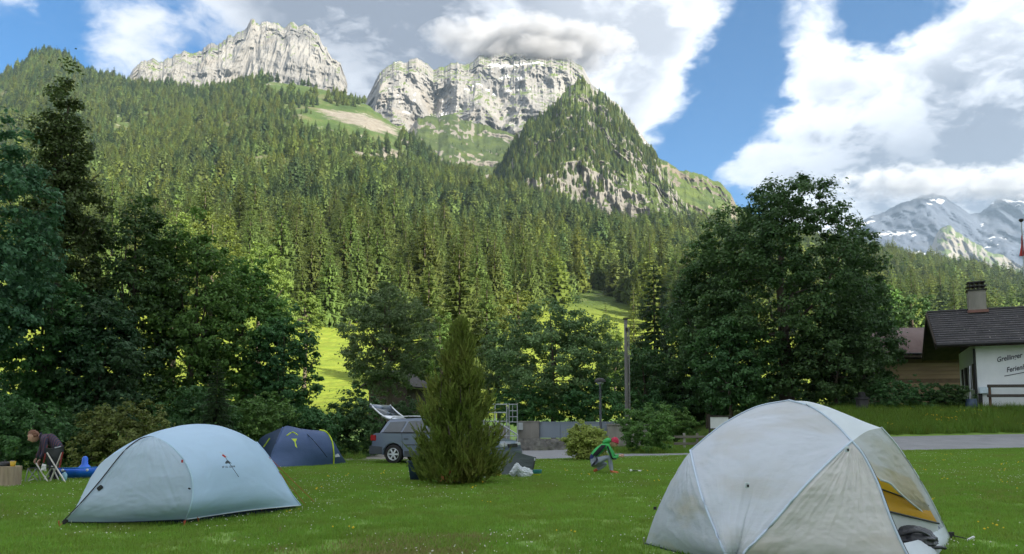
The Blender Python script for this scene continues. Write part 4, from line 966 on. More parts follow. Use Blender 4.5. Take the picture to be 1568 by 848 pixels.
def blue_tunnel_tent():
    o = thing('tunnel_tent', (0, 0, 0), 'pale blue tent with a pointed front, closed, in the left of the lawn', 'tent')
    f_b = fabric('pale_blue_fly', (.46, .64, .82), .22, bump=.002, scale=1.5); f_v = fabric('vestibule_fly', (.48, .61, .72), .35, bump=.004, scale=1.5)
    A, B, V = G(284, 804), G(460, 781), G(97, 803)
    ax = (B - A).normalized(); n = Vector((-ax.y, ax.x, 0)); D, C = A + n * 2.1, B + n * 2.1; cen = (A + B + C + D) / 4
    H1 = P(236, 669.5, 10.12); Tp = P(303, 649, 10.95); H2 = P(393, 677, 11.7)
    up = Vector((0, 0, .07)); A_, B_, V_ = A + up, B + up, V + Vector((0, 0, .03))
    AH = pc(A_, (292.5, 775, 9.63), (295.5, 748, 9.68), (291, 722, 9.74), (277, 698, 9.85), (258, 680, 9.98), H1); BH = pc(B_, (445, 754, 11.33), (428, 725, 11.4), (412, 700, 11.5), H2)
    top = pc(H1, (250, 659, 10.3), (276, 651.5, 10.6), Tp, (328, 650.5, 11.15), (347, 655, 11.35), (372, 665, 11.55), H2, n=40)
    coons('fly_panel', pc(A_, ((A_ + B_) / 2) + Vector((0, 0, .02)), B_), top, AH, BH, o, f_b, .17, .003, 3, nu=90, nv=90, away=cen, crease=.010)
    VR = pc(V_, (122, 774, 9.62), (152, 740, 9.66), (188, 695, 9.75), (207, 678, 9.9), (222, 670, 10.02), H1)
    coons('vestibule_panel', pc(V_, (190, 799, 9.62), A_), [H1, H1], VR, AH, o, f_v, .05, .008, 4, nu=90, nv=90, away=cen, seed=4, crease=.018)['label'] = 'greyer front panel'
    D_, C_ = D + up, C + up
    DH = crv([D_, D_ + (Vector((H1.x, H1.y, 0)) - Vector((D.x, D.y, 0))) * .2 + Vector((0, 0, .65)), H1]); CH = crv([C_, C_ + Vector((H2.x - C.x, H2.y - C.y, 0)) * .2 + Vector((0, 0, .65)), H2])
    coons('fly_panel', pc(C_, D_), list(reversed(top)), CH, DH, o, f_b, .17, .002, 3, away=cen)
    coons('vestibule_panel', pc(D_, V_), [H1, H1], DH, VR, o, f_v, .04, .006, 4, away=cen)
    V2 = C.lerp(B, .5) + ax * .5; V2.z = .03
    H2V = crv([V2, V2.lerp(H2, .5) + Vector((0, 0, .08)), H2])
    coons('vestibule_panel', pc(B_, V2), [H2, H2], BH, H2V, o, f_v, .04, .006, 4, away=cen); coons('vestibule_panel', pc(V2, C_), [H2, H2], H2V, CH, o, f_v, .04, .006, 4, away=cen)
    off = lambda c, d=.006: [p + (p - Vector((cen.x, cen.y, .3))).normalized() * d for p in c]
    cord('pole_sleeve', off(AH), .012, o, fabric('pale_sleeve', (.42, .60, .72), .1), 6, 30); cord('pole_sleeve', off(BH, .004), .009, o, f_b, 6, 30)
    # dark inner below the raised hem
    for a, b in ((A, B), (V, A)):
        i = (cen - (a + b) / 2).normalized() * .10; a2, b2 = a + i, b + i
        link('inner_skirt', np_mesh('inner_skirt', [a2, b2, b2 + Vector((0, 0, .14)), a2 + Vector((0, 0, .14))], [(0, 1, 2, 3)]), o, M_NAVYB)
    cord('hem', [p + Vector((0, -.004, 0)) for p in pc(A_, ((A_ + B_) / 2) + Vector((0, 0, .02)), B_)], .008, o, fabric('hem_band', (.62, .70, .76), .1)); cord('hem', pc(V_, (190, 799, 9.62), A_), .008, o, M_NAVYB)
    cord('zip', [p + Vector((-.008, -.012, .004)) for p in VR], .008, o, M_DK, 5, 30)
    boxm('buckle', P(153, 747, 9.60), (.07, .03, .05), o, M_DK, 0, 0, -.7, .008); boxm('buckle', P(100, 799, 9.56), (.07, .03, .04), o, M_DK, 0, 0, -.7, .008)
    # toggles, guy lines and pegs
    for px, py, Y in ((234, 741, 9.62), (290, 748, 9.62)): boxm('toggle', P(px, py, Y), (.028, .014, .018), o, M_DK, .2, 0, .4)
    def line(p, q, m=M_CORD, r=.0045): cord('guy_line', [p, (p + q) / 2, q], r, o, m, 4, 6)
    red = pmat('red_tab', (.50, .06, .05), 8, 2, .6)
    s0 = P(345, 700, 9.98); line(s0, G(404, 786), M_DK, .003); line(P(385, 758, 10.5), G(404, 786), M_CORD, .005)
    coons('vent_flap', pc((335, 692, 10.03), (347, 701, 9.98), n=6), pc((338, 691, 10.05), (349, 699, 10.0), n=6), pc((335, 692, 10.03), (338, 691, 10.05), n=6), pc((347, 701, 9.98), (349, 699, 10.0), n=6), o, f_v, 0, 0, nu=6, nv=6)
    boxm('toggle', P(343, 698, 9.95), (.05, .012, .02), o, red, 0, 0, .6); boxm('toggle', P(279, 706, 9.72), (.02, .012, .035), o, red)
    line(P(412, 700, 11.45), G(483, 770)); line(P(295, 752, 9.66), G(304, 801)); line(A_, G(282, 806), M_CORD, .008); line(V_, G(90, 806), M_CORD, .006); line(P(427, 722, 11.35), G(470, 776))
    for g in (G(404, 786), G(483, 770), G(304, 801), G(282, 806), G(90, 806), G(463, 783), G(382, 788)): boxm('peg', g + Vector((0, 0, .03)), (.012, .012, .08), o, M_CORD if g.x < -1.5 and g.y < 10 else M_PEG, .2, .25)
    # printed mark on the side: a little dome shape with lettering under it
    nrm = Vector((.50, -.82, .28)).normalized(); rt = Vector((ax.x, ax.y, 0)).normalized(); upv = nrm.cross(rt) * 1
    if upv.z < 0: upv = -upv
    p0 = P(349, 709, 9.965); ink = pmat('print_ink', (.045, .06, .08), 8, 2, .7)
    mt = Matrix.Translation(p0) @ Matrix((rt, upv, nrm)).transposed().to_4x4()
    arc = [(-.075, -.012), (-.055, .022), (-.03, .050), (0, .066), (.03, .048), (.058, .020), (.085, -.022), (.05, -.004), (.03, -.018), (.0, -.0), (-.03, -.016), (-.05, -.002)]
    me = np_mesh('logo', [(x, y, 0) for x, y in [(a_ * .68, b_ * .68) for a_, b_ in arc]] + [(0, .02, 0)], [(i, (i + 1) % 12, 12) for i in range(12)]); me.transform(mt); link('logo', me, o, ink)
    text_mesh('lettering', '3F UL GEAR', .040, mt @ Matrix.Translation((-.0, -.068, 0)), o, ink)
    local(o, (cen.x, cen.y, 0)); return o
blue_tunnel_tent()

def navy_tent():
    o = thing('navy_tent', (0, 0, 0), 'dark blue tent with lime trim behind the pale blue tent', 'tent')
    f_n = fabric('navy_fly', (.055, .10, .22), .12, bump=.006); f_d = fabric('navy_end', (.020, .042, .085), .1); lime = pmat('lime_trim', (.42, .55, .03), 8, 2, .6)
    a, b, c, e, l = G(414, 718), G(510, 712), G(531, 709), Vector((-6.3, 25.4, 0)), Vector((-7.75, 23.6, 0)); cen = (a + b + l + e) / 4
    t0, t1, t2 = P(433, 654.5, 23.2), P(460, 656, 23.6), P(489, 659, 24.3)
    at = pc(a, (415, 700, 22.3), (423, 678, 22.6), t0); bt = pc(b, (510, 692, 23.95), (507, 674, 24.05), (499, 662, 24.15), t2)
    tp = pc(t0, (441, 652, 23.3), t1, (475, 658, 23.9), t2)
    coons('fly_panel', pc(a, b), tp, at, bt, o, f_n, .10, .008, 3, away=cen); 
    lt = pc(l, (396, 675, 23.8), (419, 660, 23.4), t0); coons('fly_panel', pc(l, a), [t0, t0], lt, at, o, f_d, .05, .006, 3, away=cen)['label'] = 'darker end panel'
    ct = pc(c, (521, 694, 24.6), (510, 678, 24.4), t2); coons('porch_panel', pc(b, c), [t2, t2], bt, ct, o, f_n, .03, .006, 3, away=cen)
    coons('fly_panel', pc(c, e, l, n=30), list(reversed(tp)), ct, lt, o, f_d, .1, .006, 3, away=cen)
    off = lambda q, d=.02: [p + (p - Vector((cen.x, cen.y, .3))).normalized() * d for p in q]
    cord('pole_sleeve', off(bt, .02), .026, o, lime); cord('pole_sleeve', off(at, .01), .018, o, f_n)
    cord('pole_sleeve', pc(t1, (476, 670, 23.3), (490, 686, 23.25), (501, 700, 23.4)), .014, o, f_d); cord('hem', off(pc(a, b, c), .02), .016, o, pmat('lime_hem', (.35, .45, .20), 8, 2, .6))
    cord('vent_trim', pc((439, 667, 22.35), (448, 661.5, 22.5), (456, 666, 22.45)), .018, o, lime)
    cord('vent_trim', pc((404, 684, 22.9), (409, 677, 22.85), (413, 671, 22.8)), .018, o, lime)
    q = [P(x, y, Y) for x, y, Y in ((446, 671.5, 22.2), (455, 671.5, 22.35), (452.5, 677, 22.2), (455.5, 686, 22.15), (452, 683, 22.15), (451, 676.5, 22.2))]
    link('printed_mark', np_mesh('printed_mark', [tuple(x) for x in q], [(0, 1, 2, 5), (5, 2, 3, 4)]), o, lime)
    coons('window', pc((513, 700, 24.05), (521, 699, 24.35), n=6), pc((513, 688, 24.15), (515, 690, 24.3), n=6), pc((513, 700, 24.05), (513, 688, 24.15), n=6), pc((521, 699, 24.35), (515, 690, 24.3), n=6), o, pmat('clear_window', (.45, .50, .55), 8, 2, .2), 0, 0, nu=6, nv=6)
    local(o, (cen.x, cen.y, 0))
navy_tent()
# ------------------------------------------------------------------ car
M_PAINT = pmat('car_paint', [(.3, (.12, .155, .22)), (.7, (.135, .17, .24))], 1, 2, .28, 0, spec=.5, metal=.35, coat=.6)
M_CLAD = pmat('car_lower_paint', (.055, .065, .08), 2, 2, .4, coat=.2)
M_GLASS = pmat('car_glass', (.035, .05, .065), 2, 2, .06, spec=.8)
M_SILV = pmat('bright_trim', (.62, .65, .70), 4, 2, .3, metal=.6)
M_RUB = pmat('rubber', (.022, .022, .024), 8, 2, .8)
M_RED = pmat('red_lamp', (.32, .02, .02), 8, 2, .2)
M_STEEL = pmat('galvanised_steel', [(.3, (.30, .33, .36)), (.7, (.42, .45, .48))], 5, 4, .5, 0, metal=.3)
def prism(name, poly, y0, y1, parent, m, bev=0.0, top=None):
    """outline in x,z pushed from y0 to y1; top: (z from, z to, inward lean)"""
    bm = bmesh.new(); a = [bm.verts.new((x, y0, z)) for x, z in poly]; b = [bm.verts.new((x, y1, z)) for x, z in poly]; n = len(poly)
    bm.faces.new(a); bm.faces.new(list(reversed(b)))
    for i in range(n): bm.faces.new((a[(i + 1) % n], a[i], b[i], b[(i + 1) % n]))
    if top:
        for v in bm.verts:
            t = min(1, max(0, (v.co.z - top[0]) / (top[1] - top[0]))); v.co.y += (1 if v.co.y < (y0 + y1) / 2 else -1) * top[2] * t
    bmesh.ops.recalc_face_normals(bm, faces=bm.faces)
    if bev: bmesh.ops.bevel(bm, geom=[e for e in bm.edges if len(e.link_faces) == 2 and e.calc_face_angle(0) > .5], offset=bev, segments=2, affect='EDGES', clamp_overlap=True)
    me = bpy.data.meshes.new(name); bm.to_mesh(me); bm.free(); return link(name, me, parent, m)
def lathe(name, prof, parent, m, n=20, mtx=None, smooth=True):
    v = []; f = []
    for r, z in prof:
        for j in range(n): q = j / n * 2 * math.pi; v.append((r * math.cos(q), r * math.sin(q), z))
    for i in range(len(prof) - 1):
        for j in range(n): f.append((i * n + j, i * n + (j + 1) % n, (i + 1) * n + (j + 1) % n, (i + 1) * n + j))
    me = np_mesh(name, v, f, smooth)
    if mtx is not None: me.transform(mtx)
    return link(name, me, parent, m)
def car():
    p = P(566, 709, 25.0); o = thing('estate_car', (p.x, p.y + .1, gz(p.x, p.y)), 'blue grey estate car with raised tailgate, half hidden by the juniper', 'car', None, R(-19))
    def arc(cx, cz, r, n=9): return [(cx + r * math.cos(a), cz + r * math.sin(a)) for a in np.linspace(math.pi, 0, n)]
    wr, wf, wz = .82, 3.42, .31
    body = [(.03, .36), (.0, .50), (.04, .62), (.06, .90), (.12, .985), (3.15, .965), (3.75, .87), (4.40, .74), (4.58, .62), (4.60, .42), (4.52, .26)] + list(reversed(arc(wf, wz, .36))) + list(reversed(arc(wr, wz, .36))) + [(.10, .30)]
    # the arcs run from the front backwards along the sill
    body = [(.03, .36), (.0, .50), (.04, .62), (.06, .90), (.12, .985), (3.15, .965), (3.75, .87), (4.40, .74), (4.58, .62), (4.60, .42), (4.52, .26), (wf + .36, .26)] + [(x, z) for x, z in reversed(arc(wf, wz, .36))] + [(wf - .36, .24), (wr + .36, .24)] + [(x, z) for x, z in reversed(arc(wr, wz, .36))] + [(wr - .36, .28)]
    prism('body', body, 0, 1.69, o, M_PAINT, .035)
    lo = prism('side_cladding', [(1.22, .25), (3.02, .25), (3.02, .40), (1.22, .42)], -.012, 1.70, o, M_CLAD); prism('bumper', [(-.05, .30), (-.05, .56), (.05, .60), (.44, .56), (.44, .30)], -.012, 1.702, o, M_CLAD, .02); prism('bumper', [(3.84, .27), (3.84, .48), (4.55, .50), (4.64, .46), (4.62, .25)], -.012, 1.702, o, M_PAINT, .02)
    roof = [(.30, .98), (.52, 1.37), (.62, 1.43), (1.6, 1.465), (2.25, 1.43), (2.45, 1.36), (3.10, .965)]
    prism('cabin', roof, .02, 1.67, o, M_PAINT, .02, (.98, 1.45, .19))
    inset = lambda z: .02 + .19 * (z - .98) / .47 - .012
    def pane(poly, nm='window'):
        v = [(x, inset(z), z) for x, z in poly]; v += [(x, 1.69 - inset(z), z) for x, z in poly]; n = len(poly)
        link(nm, np_mesh(nm, [q for q in v[:n]], [tuple(range(n))] if n == 4 else [tuple(range(n))]), o, M_GLASS)
        link(nm, np_mesh(nm, [q for q in v[n:]], [tuple(reversed(range(n)))]), o, M_GLASS)
    pane([(.44, 1.02), (1.06, 1.02), (1.20, 1.36), (.63, 1.34)]); pane([(1.13, 1.02), (1.92, 1.02), (1.92, 1.385), (1.29, 1.37)]); pane([(1.98, 1.02), (2.86, 1.02), (2.36, 1.35), (1.98, 1.385)])
    link('windscreen', np_mesh('windscreen', [(3.02, .12, 1.0), (3.02, 1.57, 1.0), (2.50, 1.42, 1.36), (2.50, .27, 1.36)], [(0, 1, 2, 3)]), o, M_GLASS)
    for y in (.20, 1.49): cord('roof_rail', [(.62, y, 1.44), (.72, y, 1.50), (1.5, y, 1.525), (2.15, y, 1.485), (2.25, y, 1.44)], .018, o, M_DK if y > 1 else M_SILV)
    cord('window_trim', [(.40, .0, 1.0), (1.5, .0, 1.0), (3.0, .0, .985)], .012, o, M_DK); cord('door_strip', [(1.22, -.012, .62), (2.9, -.012, .61)], .018, o, M_CLAD)
    for x in (1.12, 1.955): cord('door_gap', [(x + (.05 if x < 1.5 else 0), -.001, .42), (x, -.001, .98)], .006, o, M_DK, 4, 0)
    for x in (1.28, 2.10): boxm('door_handle', (x, -.012, .80), (.16, .03, .035), o, M_CLAD, bev=.008)
    # rear: opening, lamps, raised tailgate
    link('load_opening', np_mesh('load_opening', [(.055, .28, .66), (.055, 1.41, .66), (.36, 1.36, 1.34), (.36, .33, 1.34), (.10, .28, .93), (.10, 1.41, .93)], [(0, 1, 5, 4), (4, 5, 2, 3)]), o, M_DK)
    for y in (0.10, 1.59): boxm('tail_lamp', (.10, y, .83), (.20, .26, .19), o, M_RED, bev=.02)
    for y in (0.03, 1.66): boxm('fog_lamp', (-.04, y + (.12 if y < 1 else -.12), .40), (.05, .18, .10), o, M_RED)
    boxm('number_plate', (-.06, .845, .50), (.012, .52, .11), o, pmat('plate_white', (.7, .7, .68), 8, 2, .5))
    def gate(a, b, w0, w1, t, nm, m):
        d = Vector((b[0] - a[0], 0, b[1] - a[1])).normalized(); nn = Vector((-d.z, 0, d.x)) * t
        A = [Vector((a[0], .845 - w0, a[1])), Vector((a[0], .845 + w0, a[1])), Vector((b[0], .845 + w1, b[1])), Vector((b[0], .845 - w1, b[1]))]
        v = A + [q + nn for q in A]; return link(nm, np_mesh(nm, v, [(3, 2, 1, 0), (4, 5, 6, 7), (0, 1, 5, 4), (1, 2, 6, 5), (2, 3, 7, 6), (3, 0, 4, 7)]), o, m)
    h, mid, e = (.55, 1.46), (.28, 1.56), (-.12, 1.92)
    gate(h, mid, .60, .64, .06, 'tailgate_frame', M_SILV); gate(mid, (-.02, 1.80), .62, .66, .03, 'tailgate_window', M_GLASS); gate((-.02, 1.80), e, .68, .66, .09, 'tailgate', M_PAINT)
    gate((.30, 1.57), (-.03, 1.82), .70, .70, .028, 'tailgate_edge', M_SILV) if False else None
    for y in (.16, 1.53): cord('tailgate_edge', [(.42, y, 1.50), (.20, y, 1.64), (-.03, y, 1.83), (-.13, y, 1.93)], .03, o, M_SILV)
    cord('gas_strut', [(.30, .25, 1.25), (.10, .24, 1.72)], .012, o, M_DK, 5, 0); cord('gas_strut', [(.30, 1.44, 1.25), (.10, 1.45, 1.72)], .012, o, M_DK, 5, 0)
    for y in (.18, 1.51):
        boxm('headlight', (4.50, y, .62), (.16, .36, .13), o, pmat('headlight_glass', (.55, .58, .60), 4, 2, .1, spec=.8), bev=.02); boxm('indicator', (4.44, y - .0, .52), (.12, .30, .04), o, M_DK)
    boxm('grille', (4.585, .845, .60), (.04, .85, .11), o, M_DK); boxm('wing_mirror', (2.74, -.12, 1.02), (.12, .20, .13), o, M_PAINT, bev=.03)
    # wheels: tyre with a six-spoked rim
    for cx in (wr, wf):
        for sy in (0, 1):
            y = .0 if sy == 0 else 1.69; mt = Matrix.Translation((cx, y + (.10 if sy == 0 else -.10), wz)) @ Matrix.Rotation(R(90 if sy == 0 else -90), 4, 'X')
            w = lathe('tyre', [(.19, .09), (.27, .105), (.305, .085), (.312, 0), (.305, -.085), (.19, -.09)], o, M_RUB, 24, mt)
            w.name = 'wheel'
            lathe('rim', [(.20, .085), (.195, .105), (.18, .095), (.175, .03), (.0, .02)], w, M_DK if False else M_SILV, 24, mt)
            bm = bmesh.new()
            for k in range(6):
                bmesh.ops.create_cube(bm, size=1, matrix=Matrix.Rotation(k * math.pi / 3, 4, 'Z') @ Matrix.Translation((.10, 0, .088)) @ Matrix.Diagonal((.17, .05, .02, 1)))
            bmesh.ops.create_cone(bm, cap_ends=True, segments=12, radius1=.05, radius2=.045, depth=.03, matrix=Matrix.Translation((0, 0, .09)))
            me = bpy.data.meshes.new('spokes'); bm.to_mesh(me); bm.free(); me.transform(mt); link('spokes', me, w, M_SILV)
            lathe('brake_well', [(.172, .045), (.0, .044)], w, M_DK, 18, mt)
    link('underbody', np_mesh('underbody', [(.4, .2, .22), (4.2, .2, .22), (4.2, 1.5, .22), (.4, 1.5, .22), (.4, .2, .34), (4.2, .2, .34), (4.2, 1.5, .34), (.4, 1.5, .34)], [(0, 3, 2, 1), (0, 1, 5, 4), (2, 3, 7, 6), (1, 2, 6, 5), (3, 0, 4, 7)]), o, M_DK)
car()

# ------------------------------------------------------------------ bridge, wall, railings
M_CONC = pmat('weathered_concrete', [(.3, (.15, .145, .13)), (.55, (.24, .23, .21)), (.75, (.31, .30, .27))], 1.4, 7, .9, .01, 30, (1, 1, .35))
M_STONE = pmat('rough_stone', [(.3, (.10, .10, .095)), (.6, (.19, .185, .17)), (.8, (.27, .26, .23))], 4, 7, .9, .04, 12)
M_PARA = pmat('blue_grey_steel', [(.3, (.16, .20, .245)), (.7, (.22, .26, .31))], .8, 5, .5, .004, 20, (1, 1, .2))
def X(px, Y): return (px - W / 2) / F * Y
def Zp(py, Y): return P(784, py, Y).z
def wall_group():
    Y = 36.6
    o = thing('concrete_wall', (X(810, Y), Y, 0), 'grey concrete block on a rough stone footing at the end of the bridge', 'wall')
    b = lambda nm, x0, x1, z0, z1, y0, y1, m, bev=.015: boxm(nm, ((x0 + x1) / 2, (y0 + y1) / 2, (z0 + z1) / 2), (x1 - x0, y1 - y0, z1 - z0), o, m, bev=bev)
    b('block', X(793, Y), X(825.5, Y), .58, 1.36, Y, Y + .8, M_CONC); b('capping', X(792, Y), X(826.5, Y), 1.36, 1.42, Y - .03, Y + .85, M_CONC)
    bm = bmesh.new(); bmesh.ops.create_grid(bm, x_segments=60, y_segments=16, size=.5)
    for v in bm.verts:
        x, z = v.co.x + .5, v.co.y + .5; n = fbm(np.array([[x * 9, z * 2.4, 0]]), 3)[0]; v.co = (X(790, Y) + x * (X(868, Y) - X(790, Y)), Y - .12 - .10 * n - .1 * (1 - z), -.1 + z * .70)
    me = bpy.data.meshes.new('stone_footing'); bm.to_mesh(me); bm.free(); link('stone_footing', me, o, M_STONE)
    b('stone_footing', X(790, Y), X(868, Y), -.1, .57, Y + .0, Y + .7, M_STONE)
    e = boxm('meter_box', (X(797, Y), Y - .10, 1.17), (.22, .20, .34), o, pmat('meter_grey', (.42, .46, .48), 4, 2, .5), bev=.01)
    local(o, o.location.copy())
    o = thing('bridge_parapet', (X(880, Y), Y, 0), 'blue grey steel parapet of the little bridge behind the yellow green shrub', 'bridge')
    xs = [X(q, Y) for q in (826.5, 858, 890, 922, 944)]
    for a, c in zip(xs[:-1], xs[1:]): boxm('panel', ((a + c) / 2, Y + .25, .98), (c - a - .02, .04, .72), o, M_PARA)
    for a in xs: boxm('post', (a, Y + .30, .90), (.06, .06, .98), o, M_PARA)
    boxm('handrail', ((xs[0] + xs[-1]) / 2, Y + .25, 1.365), (xs[-1] - xs[0], .09, .05), o, M_PARA); boxm('deck_edge', ((xs[0] + xs[-1]) / 2, Y + .6, .20), (xs[-1] - xs[0], 1.2, .62), o, M_CONC)
    local(o, o.location.copy())
    o = thing('garden_wall', (X(960, 35.5), 35.5, 0), 'low pale concrete wall between the lamp post and the utility pole', 'wall')
    boxm('wall_slab', (X(960, 36.4), 36.5, .72), (1.9, .3, 1.0), o, M_CONC, bev=.02); boxm('coping', (X(960, 36.4), 36.5, 1.25), (1.96, .4, .07), o, M_CONC, bev=.01); local(o, o.location.copy())
    # stair railing and the rack-like gate frame beside it
    Y = 34.5
    o = thing('stair_railing', (X(776, Y), Y, 0), 'galvanised stair railing sloping down to the concrete block', 'railing')
    a, c = P(757, 643, Y), P(793, 666, Y); a0, c0 = P(757, 664, Y), P(793, 667, Y); pl = P(757, 688, Y), P(793, 690, Y)
    cord('handrail', [a, c], .035, o, M_STEEL, 6, 0); cord('lower_rail', [P(757, 666.5, Y), P(793, 667.5, Y)], .025, o, M_STEEL, 6, 0)
    for k in range(9):
        t = k / 8; q = a.lerp(c, t); cord('baluster', [q, Vector((q.x, q.y, 0.02))], .016, o, M_STEEL, 5, 0)
    local(o, o.location.copy())
    Y = 35.8
    o = thing('gate_frame', (X(784, Y), Y, .2), 'tall galvanised frame with rungs standing behind the stair railing', 'gate')
    for q in (776, 779.5, 792): cord('upright', [P(q, 617.5, Y), Vector((X(q, Y), Y, .0))], .03 if q < 779 else .022, o, M_STEEL, 6, 0)
    for q in (619, 629, 638, 646): cord('rung', [P(779, q, Y), P(792, q, Y)], .020, o, M_STEEL, 5, 0)
    cord('upright', [P(785, 619, Y), P(785, 646, Y)], .014, o, M_STEEL, 5, 0); local(o, o.location.copy())
    o = thing('bridge_railing', (X(750, Y), Y, .2), 'two bar galvanised railing behind the juniper', 'railing')
    for q in (619, 631.5, 645): cord('rail', [P(722, q, Y + .6), P(776, q, Y)], .026, o, M_STEEL, 6, 0)
    for q in (724, 741, 758): cord('post', [P(q, 618, Y + .3), Vector((X(q, Y + .3), Y + .3, 0))], .028, o, M_STEEL, 6, 0)
    boxm('kerb', (X(750, Y), Y + .4, .6), (1.9, .4, 1.2), o, M_CONC, bev=.02); local(o, o.location.copy())
wall_group()

# ------------------------------------------------------------------ posts, sign, fence
def lamp():
    Y = 32.4; b = gp(919, Y); o = thing('street_lamp', b, 'slim dark street lamp with a flat round head', 'lamp'); h = Zp(579, Y) - b.z
    lathe('pole', [(.10, 0), (.10, .35), (.055, .40), (.045, h - .22)], o, pmat('lamp_paint', (.05, .06, .07), 4, 2, .5), 12)
    lathe('lamp_head', [(.05, h - .26), (.16, h - .22), (.17, h - .16), (.0, h - .15)], o, pmat('lamp_glass', (.35, .38, .40), 4, 2, .2), 18)
    lathe('lamp_cap', [(.24, h - .165), (.235, h - .08), (.12, h), (0, h)], o, M_DK, 18); 
    Y = 37.0; b = gp(959.5, Y); o = thing('utility_pole', b, 'tall grey utility pole in front of the dark trees', 'pole'); h = Zp(489, Y) - b.z
    pw = pmat('weathered_pole', [(.3, (.10, .098, .095)), (.7, (.17, .167, .163))], 6, 5, .85, .004, 30, (1, 1, .1))
    lathe('shaft', [(.105, -.2), (.09, h * .6), (.08, h), (0, h + .02)], o, pw, 12); lathe('cable_duct', [(.03, 0), (.03, h - .4), (0, h - .38)], o, pw, 8, Matrix.Translation((.13, -.07, 0)))
    boxm('pole_cap', (0, 0, h + .03), (.26, .26, .05), o, M_DK, bev=.01); boxm('bracket', (.02, -.12, h - .5), (.10, .10, .16), o, M_DK)
    Y = 35.8; b = gp(1098, Y); o = thing('sign_board', b, 'white notice board in a dark frame beside the wooden fence', 'sign')
    x0, x1, z0, z1 = X(1086, Y), X(1114, Y), Zp(656, Y), Zp(638, Y); yy = Y
    boxm('board', ((x0 + x1) / 2, yy, (z0 + z1) / 2), (x1 - x0, .03, z1 - z0), o, pmat('board_white', [(.3, (.55, .58, .60)), (.7, (.66, .68, .70))], 3, 3, .5))
    for nm, c, s in (('frame_bar', ((x0 + x1) / 2, yy - .01, z1 + .02), (x1 - x0 + .12, .07, .07)), ('frame_bar', ((x0 + x1) / 2, yy - .01, z0 - .02), (x1 - x0 + .12, .07, .06)), ('post', (x0 - .03, yy + .005, (z1 + b.z) / 2), (.07, .07, z1 - b.z)), ('post', (x1 + .03, yy + .005, (z1 + b.z) / 2), (.07, .07, z1 - b.z))): boxm(nm, c, s, o, pmat('dark_wood', (.045, .04, .036), 6, 4, .8), bev=.006)
    local(o, b)
    Y = 34.4; b = gp(1062, Y); o = thing('wooden_fence', b, 'low weathered wooden rail fence beside the notice board', 'fence')
    wd = pmat('weathered_wood', [(.3, (.10, .09, .078)), (.7, (.20, .185, .16))], 8, 5, .85, .004, 40, (.15, 1, 1))
    for px in (1046, 1066, 1084): q = gp(px, Y); boxm('post', q + Vector((0, 0, .36)), (.10, .10, .78), o, pmat('pale_post', (.30, .29, .27), 6, 4, .8) if px == 1046 else wd, bev=.01)
    for dz in (.28, .58): 
        c0, c1 = gp(1030, Y), gp(1088, Y); boxm('rail', ((c0.x + c1.x) / 2, Y - .06, (c0.z + c1.z) / 2 + dz), (c1.x - c0.x, .05, .11), o, wd, bev=.006)
    local(o, b)
    Y = 39.3; b = gp(1319, Y); o = thing('stone_post', b, 'dark stone gate post under the right side of the huge maple', 'post')
    DS = pmat('dark_stone', (.045, .045, .048), 4, 6, .9, .02); boxm('shaft', (0, 0, .35), (.46, .46, .8), o, DS, bev=.03); boxm('cap', (0, 0, .80), (.56, .56, .10), o, DS, bev=.03); boxm('lantern', (0, 0, .98), (.3, .3, .3), o, M_DK, bev=.04)
lamp()

# ------------------------------------------------------------------ wooden hut behind the car
M_DWOOD = pmat('dark_timber', [(.3, (.035, .028, .022)), (.7, (.065, .05, .038))], 3, 5, .85, .01, 20, (1, 1, .2))
M_DROOF = pmat('dark_shingle', [(.3, (.035, .033, .032)), (.7, (.065, .06, .058))], 3, 5, .85, .02, 10)
def hut():
    Y = 55.0; b = gp(610, Y); o = thing('wooden_hut', (b.x, b.y, b.z), 'dark wooden hut half hidden in the trees behind the grey car', 'hut', None, R(-20))
    zr, ze = Zp(570, Y) - b.z, Zp(596, Y) - b.z
    for k in range(8): boxm('board', (0, -1.5, .2 + k * (ze - .2) / 8 + .15), (3.0, .08, (ze - .2) / 8 - .015), o, M_DWOOD)
    boxm('wall', (0, .1, ze / 2), (2.9, 3.0, ze), o, M_DWOOD)
    for s in (-1, 1):
        L = math.hypot(2.1, zr - ze); boxm('roof', (s * 1.05, 0, (zr + ze) / 2 + .05), (L, 3.9, .10), o, M_DROOF, ry=s * math.atan2(zr - ze, 2.1))
    link('gable', np_mesh('gable', [(-1.45, -1.45, ze - .02), (1.45, -1.45, ze - .02), (0, -1.45, zr - .1)], [(0, 1, 2)]), o, M_DWOOD)
    boxm('window', (.5, -1.55, ze * .55), (.6, .06, .6), o, M_GLASS)
hut()

